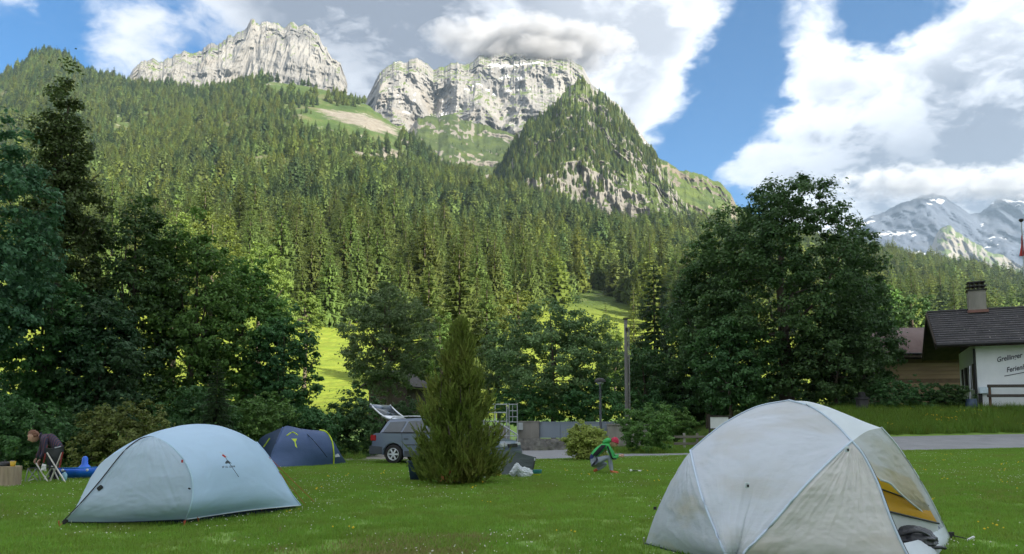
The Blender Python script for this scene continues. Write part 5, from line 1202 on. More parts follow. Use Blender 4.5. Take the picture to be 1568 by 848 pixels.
# ------------------------------------------------------------------ the white holiday house and the barn
M_WHITE = pmat('white_render', [(.3, (.62, .66, .70)), (.7, (.74, .77, .80))], .8, 5, .9, .004, 40)
def house():
    c, s = math.cos(R(24)), math.sin(R(24)); gx, gy = X(1497, 40.0), 40.0; g = 2.02
    o = thing('chalet', (gx, gy, g), 'white house with dark tiled roof, chimney and script lettering on the wall', 'house', None, -R(24))
    ze, zr, D, Lh, ov = 3.38, 5.62, 7.0, 9.5, 1.85
    wl = lambda nm, c_, s_, m=M_WHITE, bev=0: boxm(nm, c_, s_, o, m, bev=bev)
    wl('wall', (Lh / 2, .15, ze / 2 + .05), (Lh, .30, ze + .1)); wl('wall', (.15, .30 + (D - .6) / 2, ze / 2 + .05), (.30, D - .6, ze + .1)); wl('wall', (Lh / 2, D - .15, ze / 2 + .05), (Lh, .30, ze + .1)); wl('wall', (Lh - .15, D / 2, ze / 2), (.30, D - .62, ze))
    link('gable', np_mesh('gable', [(.03, .0, ze + .1), (.03, D, ze + .1), (.03, D / 2, zr - .25), (.25, .0, ze + .1), (.25, D, ze + .1), (.25, D / 2, zr - .25)], [(0, 2, 1, 1), (3, 4, 5, 5), (0, 3, 5, 2), (1, 2, 5, 4)]), o, M_DWOOD)
    # roof: tile courses laid in steps
    def tilemat():
        def ex(t, v, col):
            br = t.add('ShaderNodeTexBrick'); t.put(br.inputs['Vector'], t.map(t.add('ShaderNodeTexCoord').outputs['UV'], (1, 1, 1))); br.inputs['Scale'].default_value = 1; br.inputs['Brick Width'].default_value = .28; br.inputs['Row Height'].default_value = .335; br.inputs['Mortar Size'].default_value = .012
            br.inputs['Color1'].default_value = (.040, .040, .046, 1); br.inputs['Color2'].default_value = (.105, .102, .108, 1); br.inputs['Mortar'].default_value = (.015, .015, .016, 1)
            c1 = t.mix(.55, br.outputs[0], col); return t.mix(t.math('MULTIPLY', t.rng(t.noise(v, 7, 3), .68, .72), .8), c1, (.38, .36, .33))
        return pmat('roof_tiles', [(.3, (.045, .045, .052)), (.7, (.095, .09, .095))], 1.5, 5, .8, .02, 12, extra=ex)
    mt = tilemat(); x0, x1 = -ov, Lh + 1
    def slope(sgn):
        nC = 15; e0 = Vector((0, -.95 if sgn < 0 else D + .95, ze - .0)); e1 = Vector((0, D / 2, zr)); v = []; f = []; uv = []
        nrm = Vector((0, -(e1.z - e0.z) * (1 if sgn < 0 else -1), abs(e1.y - e0.y))).normalized(); ln = (e1 - e0).length
        for k in range(nC):
            a = e0.lerp(e1, k / nC) + nrm * .075; b = e0.lerp(e1, (k + 1) / nC) + nrm * .03; a2 = e0.lerp(e1, k / nC) + nrm * .03
            i = len(v); v += [(x0, a.y, a.z), (x1, a.y, a.z), (x1, b.y, b.z), (x0, b.y, b.z), (x0, a2.y, a2.z), (x1, a2.y, a2.z)]; f += [(i, i + 1, i + 2, i + 3), (i + 4, i + 5, i + 1, i)]
            uv += [(x0, k * .335), (x1, k * .335), (x1, k * .335 + .33), (x0, k * .335 + .33), (x0, k * .335), (x1, k * .335), (x1, k * .335 + .01), (x0, k * .335 + .01)]
        me = np_mesh('tile_courses', v, f); u = me.uv_layers.new(name='UVMap'); u.data.foreach_set('uv', np.array(uv, np.float32).ravel())
        rf = link('tile_courses', me, o, mt); rf['kind'] = 'stuff'
        a, b = e0, e1; v = [(x0, a.y, a.z), (x1, a.y, a.z), (x1, b.y, b.z), (x0, b.y, b.z)]; v += [(x, y, z - .16) for x, y, z in v]
        link('roof', np_mesh('roof', v, [(0, 1, 2, 3), (7, 6, 5, 4), (0, 4, 5, 1), (1, 5, 6, 2), (2, 6, 7, 3), (3, 7, 4, 0)]), o, M_DWOOD)
        cord('gutter', [(x0 - .02, e0.y - .05 * (1 if sgn < 0 else -1), e0.z - .03), (x1, e0.y - .05 * (1 if sgn < 0 else -1), e0.z - .03)], .065, o, M_DK, 8, 0)
        for xx in (x0 - .03,): link('bargeboard', np_mesh('bargeboard', [(xx, a.y, a.z + .07), (xx, b.y, b.z + .07), (xx, b.y, b.z - .28), (xx, a.y, a.z - .24), (xx - .05, a.y, a.z + .07), (xx - .05, b.y, b.z + .07), (xx - .05, b.y, b.z - .28), (xx - .05, a.y, a.z - .24)], [(0, 1, 2, 3), (7, 6, 5, 4), (0, 4, 5, 1), (3, 2, 6, 7)]), o, M_DWOOD)
    slope(-1); slope(1); cord('ridge_tiles', [(x0, D / 2, zr + .06), (x1, D / 2, zr + .06)], .085, o, mt, 8, 0)
    # chimney
    cx, cy = .62, D / 2 - .1; ch = wl('chimney', (cx, cy, zr + .46), (.86, .68, 1.40), M_CONC, .02)
    for nm, z_, sx in (('chimney_plate', zr + 1.14, 1.0), ('chimney_plate', zr + 1.36, .94), ('chimney_plate', zr + 1.58, .88)): boxm(nm, (cx, cy, z_), (sx, .8, .07), ch, M_DK, bev=.01)
    for dx in (-.34, -.11, .11, .34): boxm('chimney_slot', (cx + dx, cy, zr + 1.34), (.07, .6, .46), ch, M_DK)
    boxm('flashing', (cx, cy - .08, zr - .08), (1.0, .86, .16), ch, pmat('copper_flashing', (.20, .10, .085), 4, 3, .6))
    # side windows with shutters
    for ty in (1.3, 4.4):
        w = boxm('window', (-.03, ty, 1.75), (.10, .9, 1.25), o, M_GLASS); boxm('frame', (-.045, ty, 1.08), (.14, 1.05, .08), w, M_WHITE); boxm('mullion', (-.085, ty, 1.75), (.03, .06, 1.25), w, M_WHITE)
        for d in (-.72, .72): boxm('shutter', (-.07, ty + d, 1.75), (.08, .48, 1.35), o, pmat('dark_shutter', (.028, .024, .022), 6, 3, .7), bev=.01)
    cord('downpipe', [(-.08, -.05, ze - .2), (-.08, -.05, .1)], .05, o, M_DK, 8, 0); boxm('meter_box', (.32, -.12, 1.0), (.55, .22, .34), o, pmat('box_blue_white', (.55, .66, .74), 4, 2, .5), bev=.02); boxm('door', (.10, -.012, .42), (.18, .03, .84), o, M_DK)
    # lettering painted on the front wall
    ink = pmat('wall_lettering', (.06, .065, .085), 6, 2, .8)
    for tx, cxx, zz in (('Grellinger', 1.48, 2.55), ('Ferienhaus', 1.92, 2.02)):
        sh = Matrix(((1, .30, 0, 0), (0, 1, 0, 0), (0, 0, 1, 0), (0, 0, 0, 1)))
        text_mesh('lettering', tx, .36, Matrix.Translation((cxx, -.012, zz)) @ Matrix.Rotation(R(90), 4, 'X') @ Matrix.Rotation(R(11), 4, 'Z') @ sh @ Matrix.Diagonal((.78, 1, 1, 1)), o, ink, .004)
    boxm('underline', (1.95, -.015, 1.86), (1.5, .015, .035), o, ink, ry=-R(11))
    # railing in front
    r = thing('wooden_railing', (0, 0, 0), 'dark wooden two bar railing in front of the white house wall', 'railing')
    Y = 38.6; wd = pmat('dark_rail_wood', (.06, .052, .046), 6, 4, .8)
    for py in (591, 606): a, b = P(1512, py, Y), P(1700, py - 1, Y - .6); boxm('rail', (a + b) / 2, ((b - a).length, .10, .15), r, wd, math.atan2(b.y - a.y, b.x - a.x), bev=.01)
    for px in (1517, 1590, 1660): z1 = Zp(590, Y); q = gp(px, Y); boxm('post', (q.x, q.y + .1, (q.z + z1) / 2), (.09, .09, z1 - q.z), r, pmat('rusty_post', (.12, .07, .05), 6, 4, .8))
    local(r, gp(1560, Y))
    q = gp(1486, 39.0); r = thing('water_butt', q, 'dark blue water butt at the corner of the white house', 'barrel'); lathe('barrel', [(0, 0), (.24, 0), (.28, .35), (.25, .7), (0, .7)], r, pmat('butt_blue', (.035, .06, .10), 4, 2, .5), 16); cord('pipe', [(0, .1, .7), (.1, .2, 1.3), (.2, .3, 2.4)], .03, r, M_STEEL)
house()
def barn():
    Y = 52.0; b = gp(1400, Y); o = thing('barn', (X(1402, Y), Y, b.z), 'timber barn with a plain brown roof left of the white house', 'barn', None, R(-6))
    ze, zr = Zp(541, Y - .8) - b.z, Zp(502, Y + 3.5) - b.z
    br = pmat('brown_roof', [(.3, (.095, .062, .055)), (.7, (.135, .092, .082))], 1, 5, .7, .006, 20, (1, .2, 1))
    x0, x1 = -2.9, 8.5
    v = [(x0, -.9, ze), (x1, -.9, ze), (x1, 3.5, zr), (x0, 3.5, zr), (x1, 8, ze), (x0, 8, ze)]; v += [(x, y, z - .12) for x, y, z in v]
    link('roof', np_mesh('roof', v, [(0, 1, 2, 3), (3, 2, 4, 5), (9, 8, 7, 6), (11, 10, 8, 9), (0, 6, 7, 1), (4, 10, 11, 5), (0, 3, 9, 6), (3, 5, 11, 9), (1, 7, 8, 2), (2, 8, 10, 4)]), o, br)
    boxm('fascia', ((x0 + x1) / 2, -.93, ze - .14), (x1 - x0, .06, .26), o, M_DWOOD); cord('gutter', [(x0, -1.0, ze - .02), (x1, -1.0, ze - .02)], .06, o, M_DK, 6, 0)
    pw = pmat('pale_boards', [(.3, (.19, .135, .085)), (.7, (.28, .205, .135))], 3, 5, .85, .004, 30, (.1, 1, 1)); dk = pmat('mid_boards', (.13, .09, .06), 3, 4, .85)
    n = 12; zt = ze - .3
    for k in range(n): boxm('board', ((x0 + x1) / 2 + .4, .0 + .01 * (k % 2), .1 + (k + .5) * (zt - .1) / n), (x1 - x0 - 1.2, .06, (zt - .1) / n - .012), o, dk if k in (6, n - 1) else pw)
    boxm('wall', ((x0 + x1) / 2 + .4, 3.6, ze / 2), (x1 - x0 - 1.3, 7.0, ze - .2), o, M_DWOOD)
barn()
def flagpole():
    Y = 47.0; b = gp(1566.5, Y); b.x = P(1565.5, 365, Y).x; b.z = gz(b.x, Y); o = thing('flagpole', b, 'tall flagpole at the right edge carrying a furled red flag', 'flagpole'); h = Zp(340, Y) - b.z
    lathe('pole', [(.07, 0), (.055, h * .5), (.04, h)], o, M_STEEL, 10); lathe('finial', [(0, h + .22), (.12, h + .2), (.14, h + .10), (.05, h), (0, h)], o, M_DK, 10)
    n, k = 14, 22; v = []; f = []
    for i in range(k):
        for j in range(n):
            u, w = j / (n - 1), i / (k - 1); v.append((.03 - u * (.08 + .14 * w), .12 * math.sin(u * 11 + w * 3) * (.3 + .7 * w), h - .4 - w * 1.75 - u * .5 * (1 - w)))
    fo = link('flag', np_mesh('flag', v, grid_faces(n, k), True, [1 if 8 <= q // (n - 1) <= 12 else 0 for q in range((n - 1) * (k - 1))]), o, [pmat('flag_red', (.42, .05, .045), 4, 2, .8, trans=.3), pmat('flag_white', (.6, .6, .6), 4, 2, .8, trans=.3)])
flagpole()

# ------------------------------------------------------------------ camp gear
def windbreak():
    Y = 18.6; b = G(790, 728); o = thing('windbreak', b, 'dark grey fabric windbreak standing right behind the juniper', 'windbreak')
    f = fabric('charcoal_fabric', (.055, .075, .075), .1, bump=.01); Yb = b.y
    A, B, C, D = G(752, 729), G(814, 728), P(820, 700, Yb + .1), P(757, 687, Yb + .35)
    coons('panel', pc(A, B), pc(D, (785, 691, Yb + .2), C), pc(A, D), pc(B, C), o, f, -.03, .012, 5); cord('pole', [B, C], .018, o, M_DK, 6, 0); cord('pole', [A, D], .018, o, M_DK, 6, 0)
    E = P(812, 727, Yb + .9); E.z = 0; coons('panel', pc(B, E), pc(C, P(808, 703, Yb + 1.0)), pc(B, C), pc(E, P(808, 703, Yb + 1.0)), o, f, .02, .01, 5); boxm('tab', C + Vector((-.02, -.03, -.05)), (.03, .02, .06), o, M_SILV)
    local(o, b)
windbreak()
def gear():
    b = G(798, 731); o = thing('plastic_bag', b, 'crumpled white plastic bag on the grass before the dark windbreak', 'bag')
    bm = bmesh.new(); bmesh.ops.create_icosphere(bm, subdivisions=5, radius=1)
    q = np.array([tuple(v.co) for v in bm.verts]); r = 1 + .42 * fbm(q * 2.2 + 4, 3, .55, True) + .10 * fbm(q * 7, 2, .5, True)
    q = q * r[:, None] * [.21, .16, .12]; q[:, 2] = np.maximum(q[:, 2] + .10 + .10 * np.exp(-((q[:, 0] + .10) / .07) ** 2), .003)
    for v, c in zip(bm.verts, q): v.co = c
    for f in bm.faces: f.smooth = False
    me = bpy.data.meshes.new('bag'); bm.to_mesh(me); bm.free(); link('bag', me, o, pmat('white_plastic', (.70, .75, .78), 5, 3, .4, .004, 20, trans=.3, spec=.5))
    link('handle', cord('handle', [(-.12, 0, .22), (-.14, .02, .30), (-.08, .04, .29), (-.07, .03, .21)], .014, o, bpy.data.materials['white_plastic']).data, None) if False else cord('handle', [(-.12, 0, .20), (-.15, .02, .30), (-.08, .04, .28), (-.07, .03, .20)], .014, o, bpy.data.materials['white_plastic'])
    b = G(822, 729.5); teal = pmat('teal_plastic', (.03, .19, .20), 4, 2, .4); li = pmat('lime_plastic', (.42, .50, .03), 4, 2, .4)
    o = thing('lime_bowl', b, 'lime green bowl under the teal tub beside the white plastic bag', 'bowl'); lathe('bowl', [(0, .0), (.09, .0), (.105, .05), (.112, .065), (.10, .06), (0, .05)], o, li, 20); lathe('rim', [(.113, .055), (.118, .066), (.108, .07)], o, li, 20)
    o = thing('teal_tub', b + Vector((.01, .01, .06)), 'teal plastic tub stacked on the lime bowl', 'tub'); lathe('tub', [(0, .0), (.10, .0), (.112, .07), (.118, .10), (.105, .10), (.09, .02), (0, .02)], o, teal, 20); lathe('rim', [(.117, .085), (.124, .10), (.11, .104)], o, teal, 20)
    b = G(641, 736); o = thing('storage_crate', b, 'dark blue storage crate left of the juniper', 'crate', None, R(8)); cb = pmat('navy_plastic', (.022, .045, .075), 4, 2, .45)
    v = [(-.18, -.14, 0), (.18, -.14, 0), (.18, .14, 0), (-.18, .14, 0), (-.25, -.18, .42), (.25, -.18, .42), (.25, .18, .42), (-.25, .18, .42)]
    link('box', np_mesh('box', v, [(3, 2, 1, 0), (0, 1, 5, 4), (1, 2, 6, 5), (2, 3, 7, 6), (3, 0, 4, 7)]), o, cb)
    for c, s_ in (((0, -.19, .42), (.54, .04, .045)), ((0, .19, .42), (.54, .04, .045)), ((-.26, 0, .42), (.04, .36, .045)), ((.26, 0, .42), (.04, .36, .045))): boxm('rim', c, s_, o, cb, bev=.008)
    boxm('handle', (-.262, 0, .33), (.02, .14, .03), o, M_DK)
    b = G(764, 730); o = thing('yellow_cup', b, 'small yellow cup at the foot of the juniper', 'cup'); lathe('cup', [(0, 0), (.03, 0), (.04, .09), (.033, .09), (.025, .01), (0, .01)], o, pmat('yellow_plastic', (.60, .50, .04), 4, 2, .4), 14); cord('handle', [(.035, 0, .075), (.06, 0, .06), (.055, 0, .03), (.03, 0, .02)], .006, o, bpy.data.materials['yellow_plastic'])
    b = G(737, 733); o = thing('water_bottle', b, 'small clear bottle lying at the foot of the juniper', 'bottle'); mt = Matrix.Rotation(R(90), 4, 'Y') @ Matrix.Translation((-.035, 0, -.1)); lathe('bottle', [(0, 0), (.033, 0), (.033, .15), (.013, .19), (.013, .21)], o, pmat('clear_plastic', (.5, .55, .56), 4, 2, .15), 14, mt); lathe('cap', [(.016, .205), (.016, .225), (0, .225)], o, M_SILV, 10, mt)
    b = G(974, 724); o = thing('torch', b, 'black torch with white ends lying on the grass by the crouching person', 'torch', None, R(-12)); mt = Matrix.Rotation(R(90), 4, 'Y') @ Matrix.Translation((-.05, 0, -.14)); wp = pmat('white_torch', (.7, .7, .68), 4, 2, .3)
    lathe('handle', [(0, .04), (.022, .04), (.022, .20), (0, .20)], o, M_DK, 14, mt); lathe('lamp_head', [(.02, .05), (.042, .02), (.042, -.02), (0, -.02)], o, wp, 14, mt); lathe('end_cap', [(.022, .19), (.026, .21), (.024, .27), (0, .28)], o, wp, 14, mt)
gear()
def left_corner():
    # stump table
    b = G(10, 745); Yb = b.y; o = thing('tree_stump', b, 'cut pale tree stump used as a table at the left edge', 'stump')
    wb = pmat('stump_bark', [(.28, (.13, .095, .065)), (.45, (.27, .21, .15)), (.7, (.42, .34, .25))], 9, 7, .9, .02, 24, (1, 1, .12)); n = 28; h = P(10, 714, Yb).z; v = []
    for i, z in enumerate(np.linspace(-.03, h, 8)):
        for j in range(n): q = j / n * 6.283; r = .245 * (1 + .05 * math.sin(q * 5) + .03 * math.sin(q * 11 + 1) + (.10 if i == 0 else 0)); v.append((r * math.cos(q), r * math.sin(q), z))
    f = [(i * n + j, i * n + (j + 1) % n, (i + 1) * n + (j + 1) % n, (i + 1) * n + j) for i in range(7) for j in range(n)]
    link('bark', np_mesh('bark', v, f, True), o, wb); bm = bmesh.new(); bm.faces.new([bm.verts.new((x * .985, y * .985, z + .003)) for x, y, z in v[-n:]]); me = bpy.data.meshes.new('cut_face'); bm.to_mesh(me); bm.free()
    link('cut_face', me, o, pmat('cut_wood', [(.3, (.38, .30, .20)), (.7, (.50, .41, .29))], 12, 4, .8))
    top = b + Vector((0, 0, h + .004))
    o = thing('cooking_pan', top + Vector((-.08, .02, 0)), 'shallow dark pan on the tree stump', 'pan'); lathe('pan', [(0, .0), (.12, .0), (.15, .05), (.145, .05), (.115, .01), (0, .012)], o, pmat('dark_pan', (.05, .055, .06), 4, 2, .4, metal=.5), 22); cord('handle', [(-.14, 0, .04), (-.33, -.02, .07)], .012, o, M_DK, 6, 0)
    o = thing('pan_lid', top + Vector((-.07, .02, .055)), 'black lid lying on the pan on the stump', 'lid'); lathe('lid', [(.15, 0), (.14, .02), (.05, .04), (0, .045)], o, M_DK, 22); lathe('knob', [(.012, .045), (.02, .07), (0, .075)], o, M_DK, 12)
    o = thing('yellow_mug', top + Vector((.14, -.06, 0)), 'yellow cup at the right end of the stump top', 'cup'); yl = pmat('mustard_yellow', (.62, .40, .05), 4, 2, .5); lathe('cup', [(0, 0), (.042, 0), (.055, .10), (.047, .10), (.036, .01), (0, .01)], o, yl, 16); lathe('rim', [(.054, .093), (.058, .10), (.05, .104)], o, yl, 16)
    o = thing('blue_can', top + Vector((.065, .04, 0)), 'small blue tin behind the yellow cup on the stump', 'tin'); lathe('tin', [(0, 0), (.035, 0), (.035, .10), (0, .10)], o, pmat('tin_blue', (.05, .22, .34), 4, 2, .3), 16); lathe('rim', [(.037, .095), (.037, .105), (.03, .105)], o, M_SILV, 16)
    b = G(29, 743.5); o = thing('gas_can', b, 'yellow can standing on the grass beside the stump', 'can'); lathe('can', [(0, 0), (.04, 0), (.04, .11), (.02, .14), (0, .14)], o, pmat('can_yellow', (.62, .42, .06), 4, 2, .4), 16); lathe('cap', [(.018, .135), (.018, .165), (0, .165)], o, M_SILV, 12)
    # kayak behind the man: hollow blue sit-in hull with a deck hump
    c = G(96, 737); c.y = 17.9; o = thing('kayak', (c.x, c.y, .02), 'blue plastic kayak lying on the grass behind the camp chair', 'kayak', None, R(10))
    L = 1.25; st = 22; n = 16; v = []
    for i in range(st):
        u = i / (st - 1); x = (u - .5) * L; w = .27 * math.sin(math.pi * (.03 + .94 * u)) ** .55; ke = .20 * abs(2 * u - 1) ** 3; ht = .26 + .05 * u
        for j in range(n):
            q = j / n * 6.283; cy, cz = math.cos(q), math.sin(q); v.append((x, w * cy, ke + (ht - ke) * (.5 + .5 * cz * (1 if cz < 0 else .85)) + (.03 * math.cos(2 * q))))
    f = [(i * n + j, i * n + (j + 1) % n, (i + 1) * n + (j + 1) % n, (i + 1) * n + j) for i in range(st - 1) for j in range(n)]
    kb = pmat('kayak_blue', (.012, .14, .68), 4, 2, .3, spec=.5); hull = np_mesh('hull', v, f, True); link('hull', hull, o, kb)
    lathe('seat_hump', [(.15, 0), (.12, .05), (.07, .10), (.06, .24), (.03, .28), (0, .285)], o, kb, 18, Matrix.Translation((.06, 0, .22))); cord('gunwale', [(x, -.01 - .26 * math.sin(math.pi * (.03 + .94 * (x / L + .5))) ** .55, .25 + .02 * x) for x in np.linspace(-L / 2, L / 2, 12)], .014, o, pmat('kayak_edge', (.03, .20, .62), 4, 2, .4))
    for x in (.20, -.32): lathe('port', [(.035, 0), (.03, .012), (0, .014)], o, M_SILV, 12, Matrix.Translation((x, -.24, .20)) @ Matrix.Rotation(R(75), 4, 'X'))
    # folding camp chair seen from behind, and a folding stool in front of it
    al = pmat('aluminium_tube', (.55, .53, .50), 4, 2, .4, metal=.4); ch = fabric('black_mesh_cloth', (.035, .04, .045), .15, bump=.004); Y = 16.7
    o = thing('camp_chair', G(84, 742), 'folding camp chair with crossed pale legs and black cloth', 'chair'); q = lambda px, py, dy=0: P(px, py, Y + dy)
    fl = lambda px, py, dy=0: Vector((q(px, py, dy).x, Y + dy, .012))
    cord('leg', [q(72, 693), fl(100, 741)], .017, o, al, 7, 0); cord('leg', [q(95, 692.5, .03), fl(76, 741, .03)], .017, o, al, 7, 0); cord('leg', [q(55, 709, .02), fl(73.5, 743, .02)], .016, o, al, 7, 0)
    cord('leg', [q(70, 694, .42), fl(90, 740, .42)], .015, o, al, 7, 0); cord('leg', [q(94, 694, .45), fl(66, 740, .45)], .015, o, al, 7, 0); cord('arm_strap', [q(96, 692, .02), q(91, 716, .02)], .018, o, pmat('red_strap', (.25, .04, .035), 4, 2, .7), 6, 0)
    cord('arm_strap', [q(70, 694, .05), q(67, 708, .06)], .016, o, bpy.data.materials['red_strap'], 6, 0)
    coons('backrest', pc(q(72, 712, .10), q(88, 714, .10)), pc(q(69, 686, .0), q(84, 687.5, .04), q(98, 684, .0)), pc(q(72, 712, .10), q(69, 686, .0)), pc(q(88, 714, .10), q(98, 684, .0)), o, ch, .03, .004, 6); cord('back_rail', [q(69, 686), q(84, 687), q(98, 683)], .009, o, bpy.data.materials['black_mesh_cloth'], 6, 8)
    coons('seat', pc(q(62, 714, .0), q(87, 716, .0)), pc(q(62, 713, .42), q(86, 715, .42)), pc(q(62, 714, .0), q(62, 713, .42)), pc(q(87, 716, 0), q(86, 715, .42)), o, ch, -.03, .003, 5); local(o, G(84, 742))
    boxm('cup', q(66.5, 712, -.03), (.07, .07, .10), o, pmat('white_cup', (.65, .66, .66), 4, 2, .5)).parent = None
    cp = bpy.data.objects['cup.001'] if 'cup.001' in bpy.data.objects else None
    for ob in [x for x in bpy.data.objects if x.name.startswith('cup') and x.parent is None]: bpy.data.objects.remove(ob)
    o = thing('white_cloth', q(66.5, 717, -.05), 'crumpled white cloth hanging on the camp chair', 'cloth')
    coons('cloth', pc(Vector((-.06, 0, -.05)), Vector((.06, .01, -.06))), pc(Vector((-.03, .0, .10)), Vector((.05, .01, .08))), pc(Vector((-.06, 0, -.05)), Vector((-.03, 0, .10))), pc(Vector((.06, .01, -.06)), Vector((.05, .01, .08))), o, pmat('white_rag', (.66, .67, .66), 4, 2, .8), .02, .02, 14, nu=14, nv=14)
    o = thing('folding_stool', G(48, 742), 'low folding stool with a dark cloth seat beside the camp chair', 'stool')
    a2 = pmat('grey_tube', (.28, .29, .29), 4, 2, .5, metal=.4)
    for x0_, x1_, dy in ((43, 38, 0), (56, 41, .02), (43, 58, .3), (57, 62, .32)): cord('leg', [q(x0_, 717, dy), fl(x1_, 742, dy)], .012, o, a2, 6, 0)
    cord('leg', [q(52, 733, .01), fl(38, 743, .01)], .011, o, al, 6, 0); coons('seat', pc(q(43, 717, 0), q(58, 716, 0)), pc(q(43, 716, .34), q(58, 715.5, .34)), pc(q(43, 717, 0), q(43, 716, .34)), pc(q(58, 716, 0), q(58, 715.5, .34)), o, ch, -.02, .003, 5, nu=12, nv=12); local(o, G(48, 742))
    b = G(81.5, 740); b.y = 17.0; b.z = 0; o = thing('water_bottle', b, 'pale blue bottle standing behind the legs of the camp chair', 'bottle'); lathe('bottle', [(0, 0), (.055, 0), (.055, .17), (.02, .21), (.02, .23), (0, .23)], o, pmat('pale_blue_plastic', (.28, .48, .60), 4, 2, .25), 14); lathe('cap', [(.022, .225), (.022, .25), (0, .25)], o, M_DK, 10)
    # black rucksack in the doorway of the dome tent
    b = P(1392, 829, 7.45); b.z = .06; o = thing('black_bag', b, 'black bag lying in the open doorway of the pale dome tent', 'bag')
    bm = bmesh.new(); bmesh.ops.create_icosphere(bm, subdivisions=5, radius=1); qv = np.array([tuple(v.co) for v in bm.verts]); r = 1 + .14 * fbm(qv * 2.5, 3, .5, True); qv = qv * r[:, None] * [.24, .17, .125]; qv[:, 2] = np.maximum(qv[:, 2] + .10, 0)
    for vv, cc in zip(bm.verts, qv): vv.co = cc
    for fc in bm.faces: fc.smooth = True
    me = bpy.data.meshes.new('bag'); bm.to_mesh(me); bm.free(); bk = pmat('black_nylon', (.022, .024, .03), 6, 3, .45, .01, 18, spec=.5); link('bag', me, o, bk); cord('strap', [(-.15, -.12, .16), (0, -.17, .2), (.15, -.1, .14), (.24, -.02, .06)], .014, o, bk); cord('strap', [(.1, -.15, .05), (.25, -.08, .04), (.34, .0, .02)], .018, o, bk)
left_corner()
# ------------------------------------------------------------------ people
SKIN = pmat('skin', [(.3, (.46, .27, .20)), (.7, (.54, .33, .25))], 6, 3, .55, trans=.05)
def skinned(name, verts, edges, root, mats, parent, sub=2, seed=None):
    """verts: (point, rx, ry, material); one continuous surface; each face takes the material of its nearest bone"""
    me = bpy.data.meshes.new(name); me.from_pydata([tuple(v[0]) for v in verts], edges, []); o = bpy.data.objects.new(name, me); COL.objects.link(o)
    md = o.modifiers.new('skin', 'SKIN'); md.use_smooth_shade = True; md.branch_smoothing = .6
    for i, d in enumerate(me.skin_vertices[0].data): d.radius = verts[i][1:3]; d.use_root = (i == root)
    s = o.modifiers.new('sub', 'SUBSURF'); s.levels = s.render_levels = sub
    dg = bpy.context.evaluated_depsgraph_get(); nm = bpy.data.meshes.new_from_object(o.evaluated_get(dg)); bpy.data.objects.remove(o)
    A = np.array([tuple(verts[a][0]) for a, b in edges]); B = np.array([tuple(verts[b][0]) for a, b in edges]); M = [verts[b][3] for a, b in edges]
    mi = []
    for p in nm.polygons:
        c = np.array(p.center); d = B - A; t = np.clip(((c - A) * d).sum(1) / np.maximum((d * d).sum(1), 1e-9), 0, 1); q = np.linalg.norm(A + d * t[:, None] - c, axis=1) - 0.0
        mi.append(M[int(np.argmin(q))])
    r = link(name, nm, parent, mats)
    nm.polygons.foreach_set('material_index', np.array(mi, np.int32)); nm.polygons.foreach_set('use_smooth', np.ones(len(mi), bool)); return r
def head_mesh(name, c, face, up, parent, mats, s=1.0):
    """head with brow, nose, chin, ears, eyes and mouth; face: looking direction"""
    bm = bmesh.new(); bmesh.ops.create_uvsphere(bm, u_segments=28, v_segments=20, radius=1)
    for v in bm.verts:
        x, y, z = v.co                                   # x forward, z up
        w = 1 - .20 * max(0, -z) ** 1.5; px_, py_, pz = x * .098 * (1 if x > 0 else .98), y * .074 * w, z * .118
        if x > 0: px_ -= .012 * math.exp(-((z - .18) / .16) ** 2) * math.exp(-((abs(y) - .36) / .2) ** 2)      # eye sockets
        px_ += .030 * math.exp(-((z + .12) / .16) ** 2) * math.exp(-(y / .13) ** 2) * (x > .3)                   # nose
        px_ += .010 * math.exp(-((z + .46) / .07) ** 2) * math.exp(-(y / .3) ** 2) * (x > .3)                    # lips
        px_ += .012 * math.exp(-((z + .74) / .14) ** 2) * (x > .2)                                               # chin
        v.co = (px_, py_, pz)
    for f in bm.faces: f.smooth = True
    for sy in (-1, 1):
        bmesh.ops.create_uvsphere(bm, u_segments=10, v_segments=8, radius=1, matrix=Matrix.Translation((-.008, sy * .076, -.005)) @ Matrix.Diagonal((.020, .010, .032, 1)))
    k = len(bm.faces)
    for sy in (-1, 1): bmesh.ops.create_uvsphere(bm, u_segments=10, v_segments=8, radius=.0115, matrix=Matrix.Translation((.080, sy * .028, .022)))
    bm.faces.ensure_lookup_table()
    for f in bm.faces[k:]: f.material_index = 1
    bmesh.ops.create_cube(bm, size=1, matrix=Matrix.Translation((.092, 0, -.055)) @ Matrix.Diagonal((.006, .042, .007, 1))); bm.faces.ensure_lookup_table()
    for f in bm.faces[-6:]: f.material_index = 2
    me = bpy.data.meshes.new(name); bm.to_mesh(me); bm.free()
    fw = Vector(face).normalized(); u = (Vector(up) - fw * Vector(up).dot(fw)).normalized(); sd = u.cross(fw)
    mt = Matrix.Translation(c) @ Matrix((fw, sd, u)).transposed().to_4x4() @ Matrix.Diagonal((s, s, s, 1)); me.transform(mt); return link(name, me, parent, mats), mt
M_EYE = pmat('eye', (.05, .04, .035), 8, 2, .3); M_LIP = pmat('lip', (.34, .13, .11), 8, 2, .5)
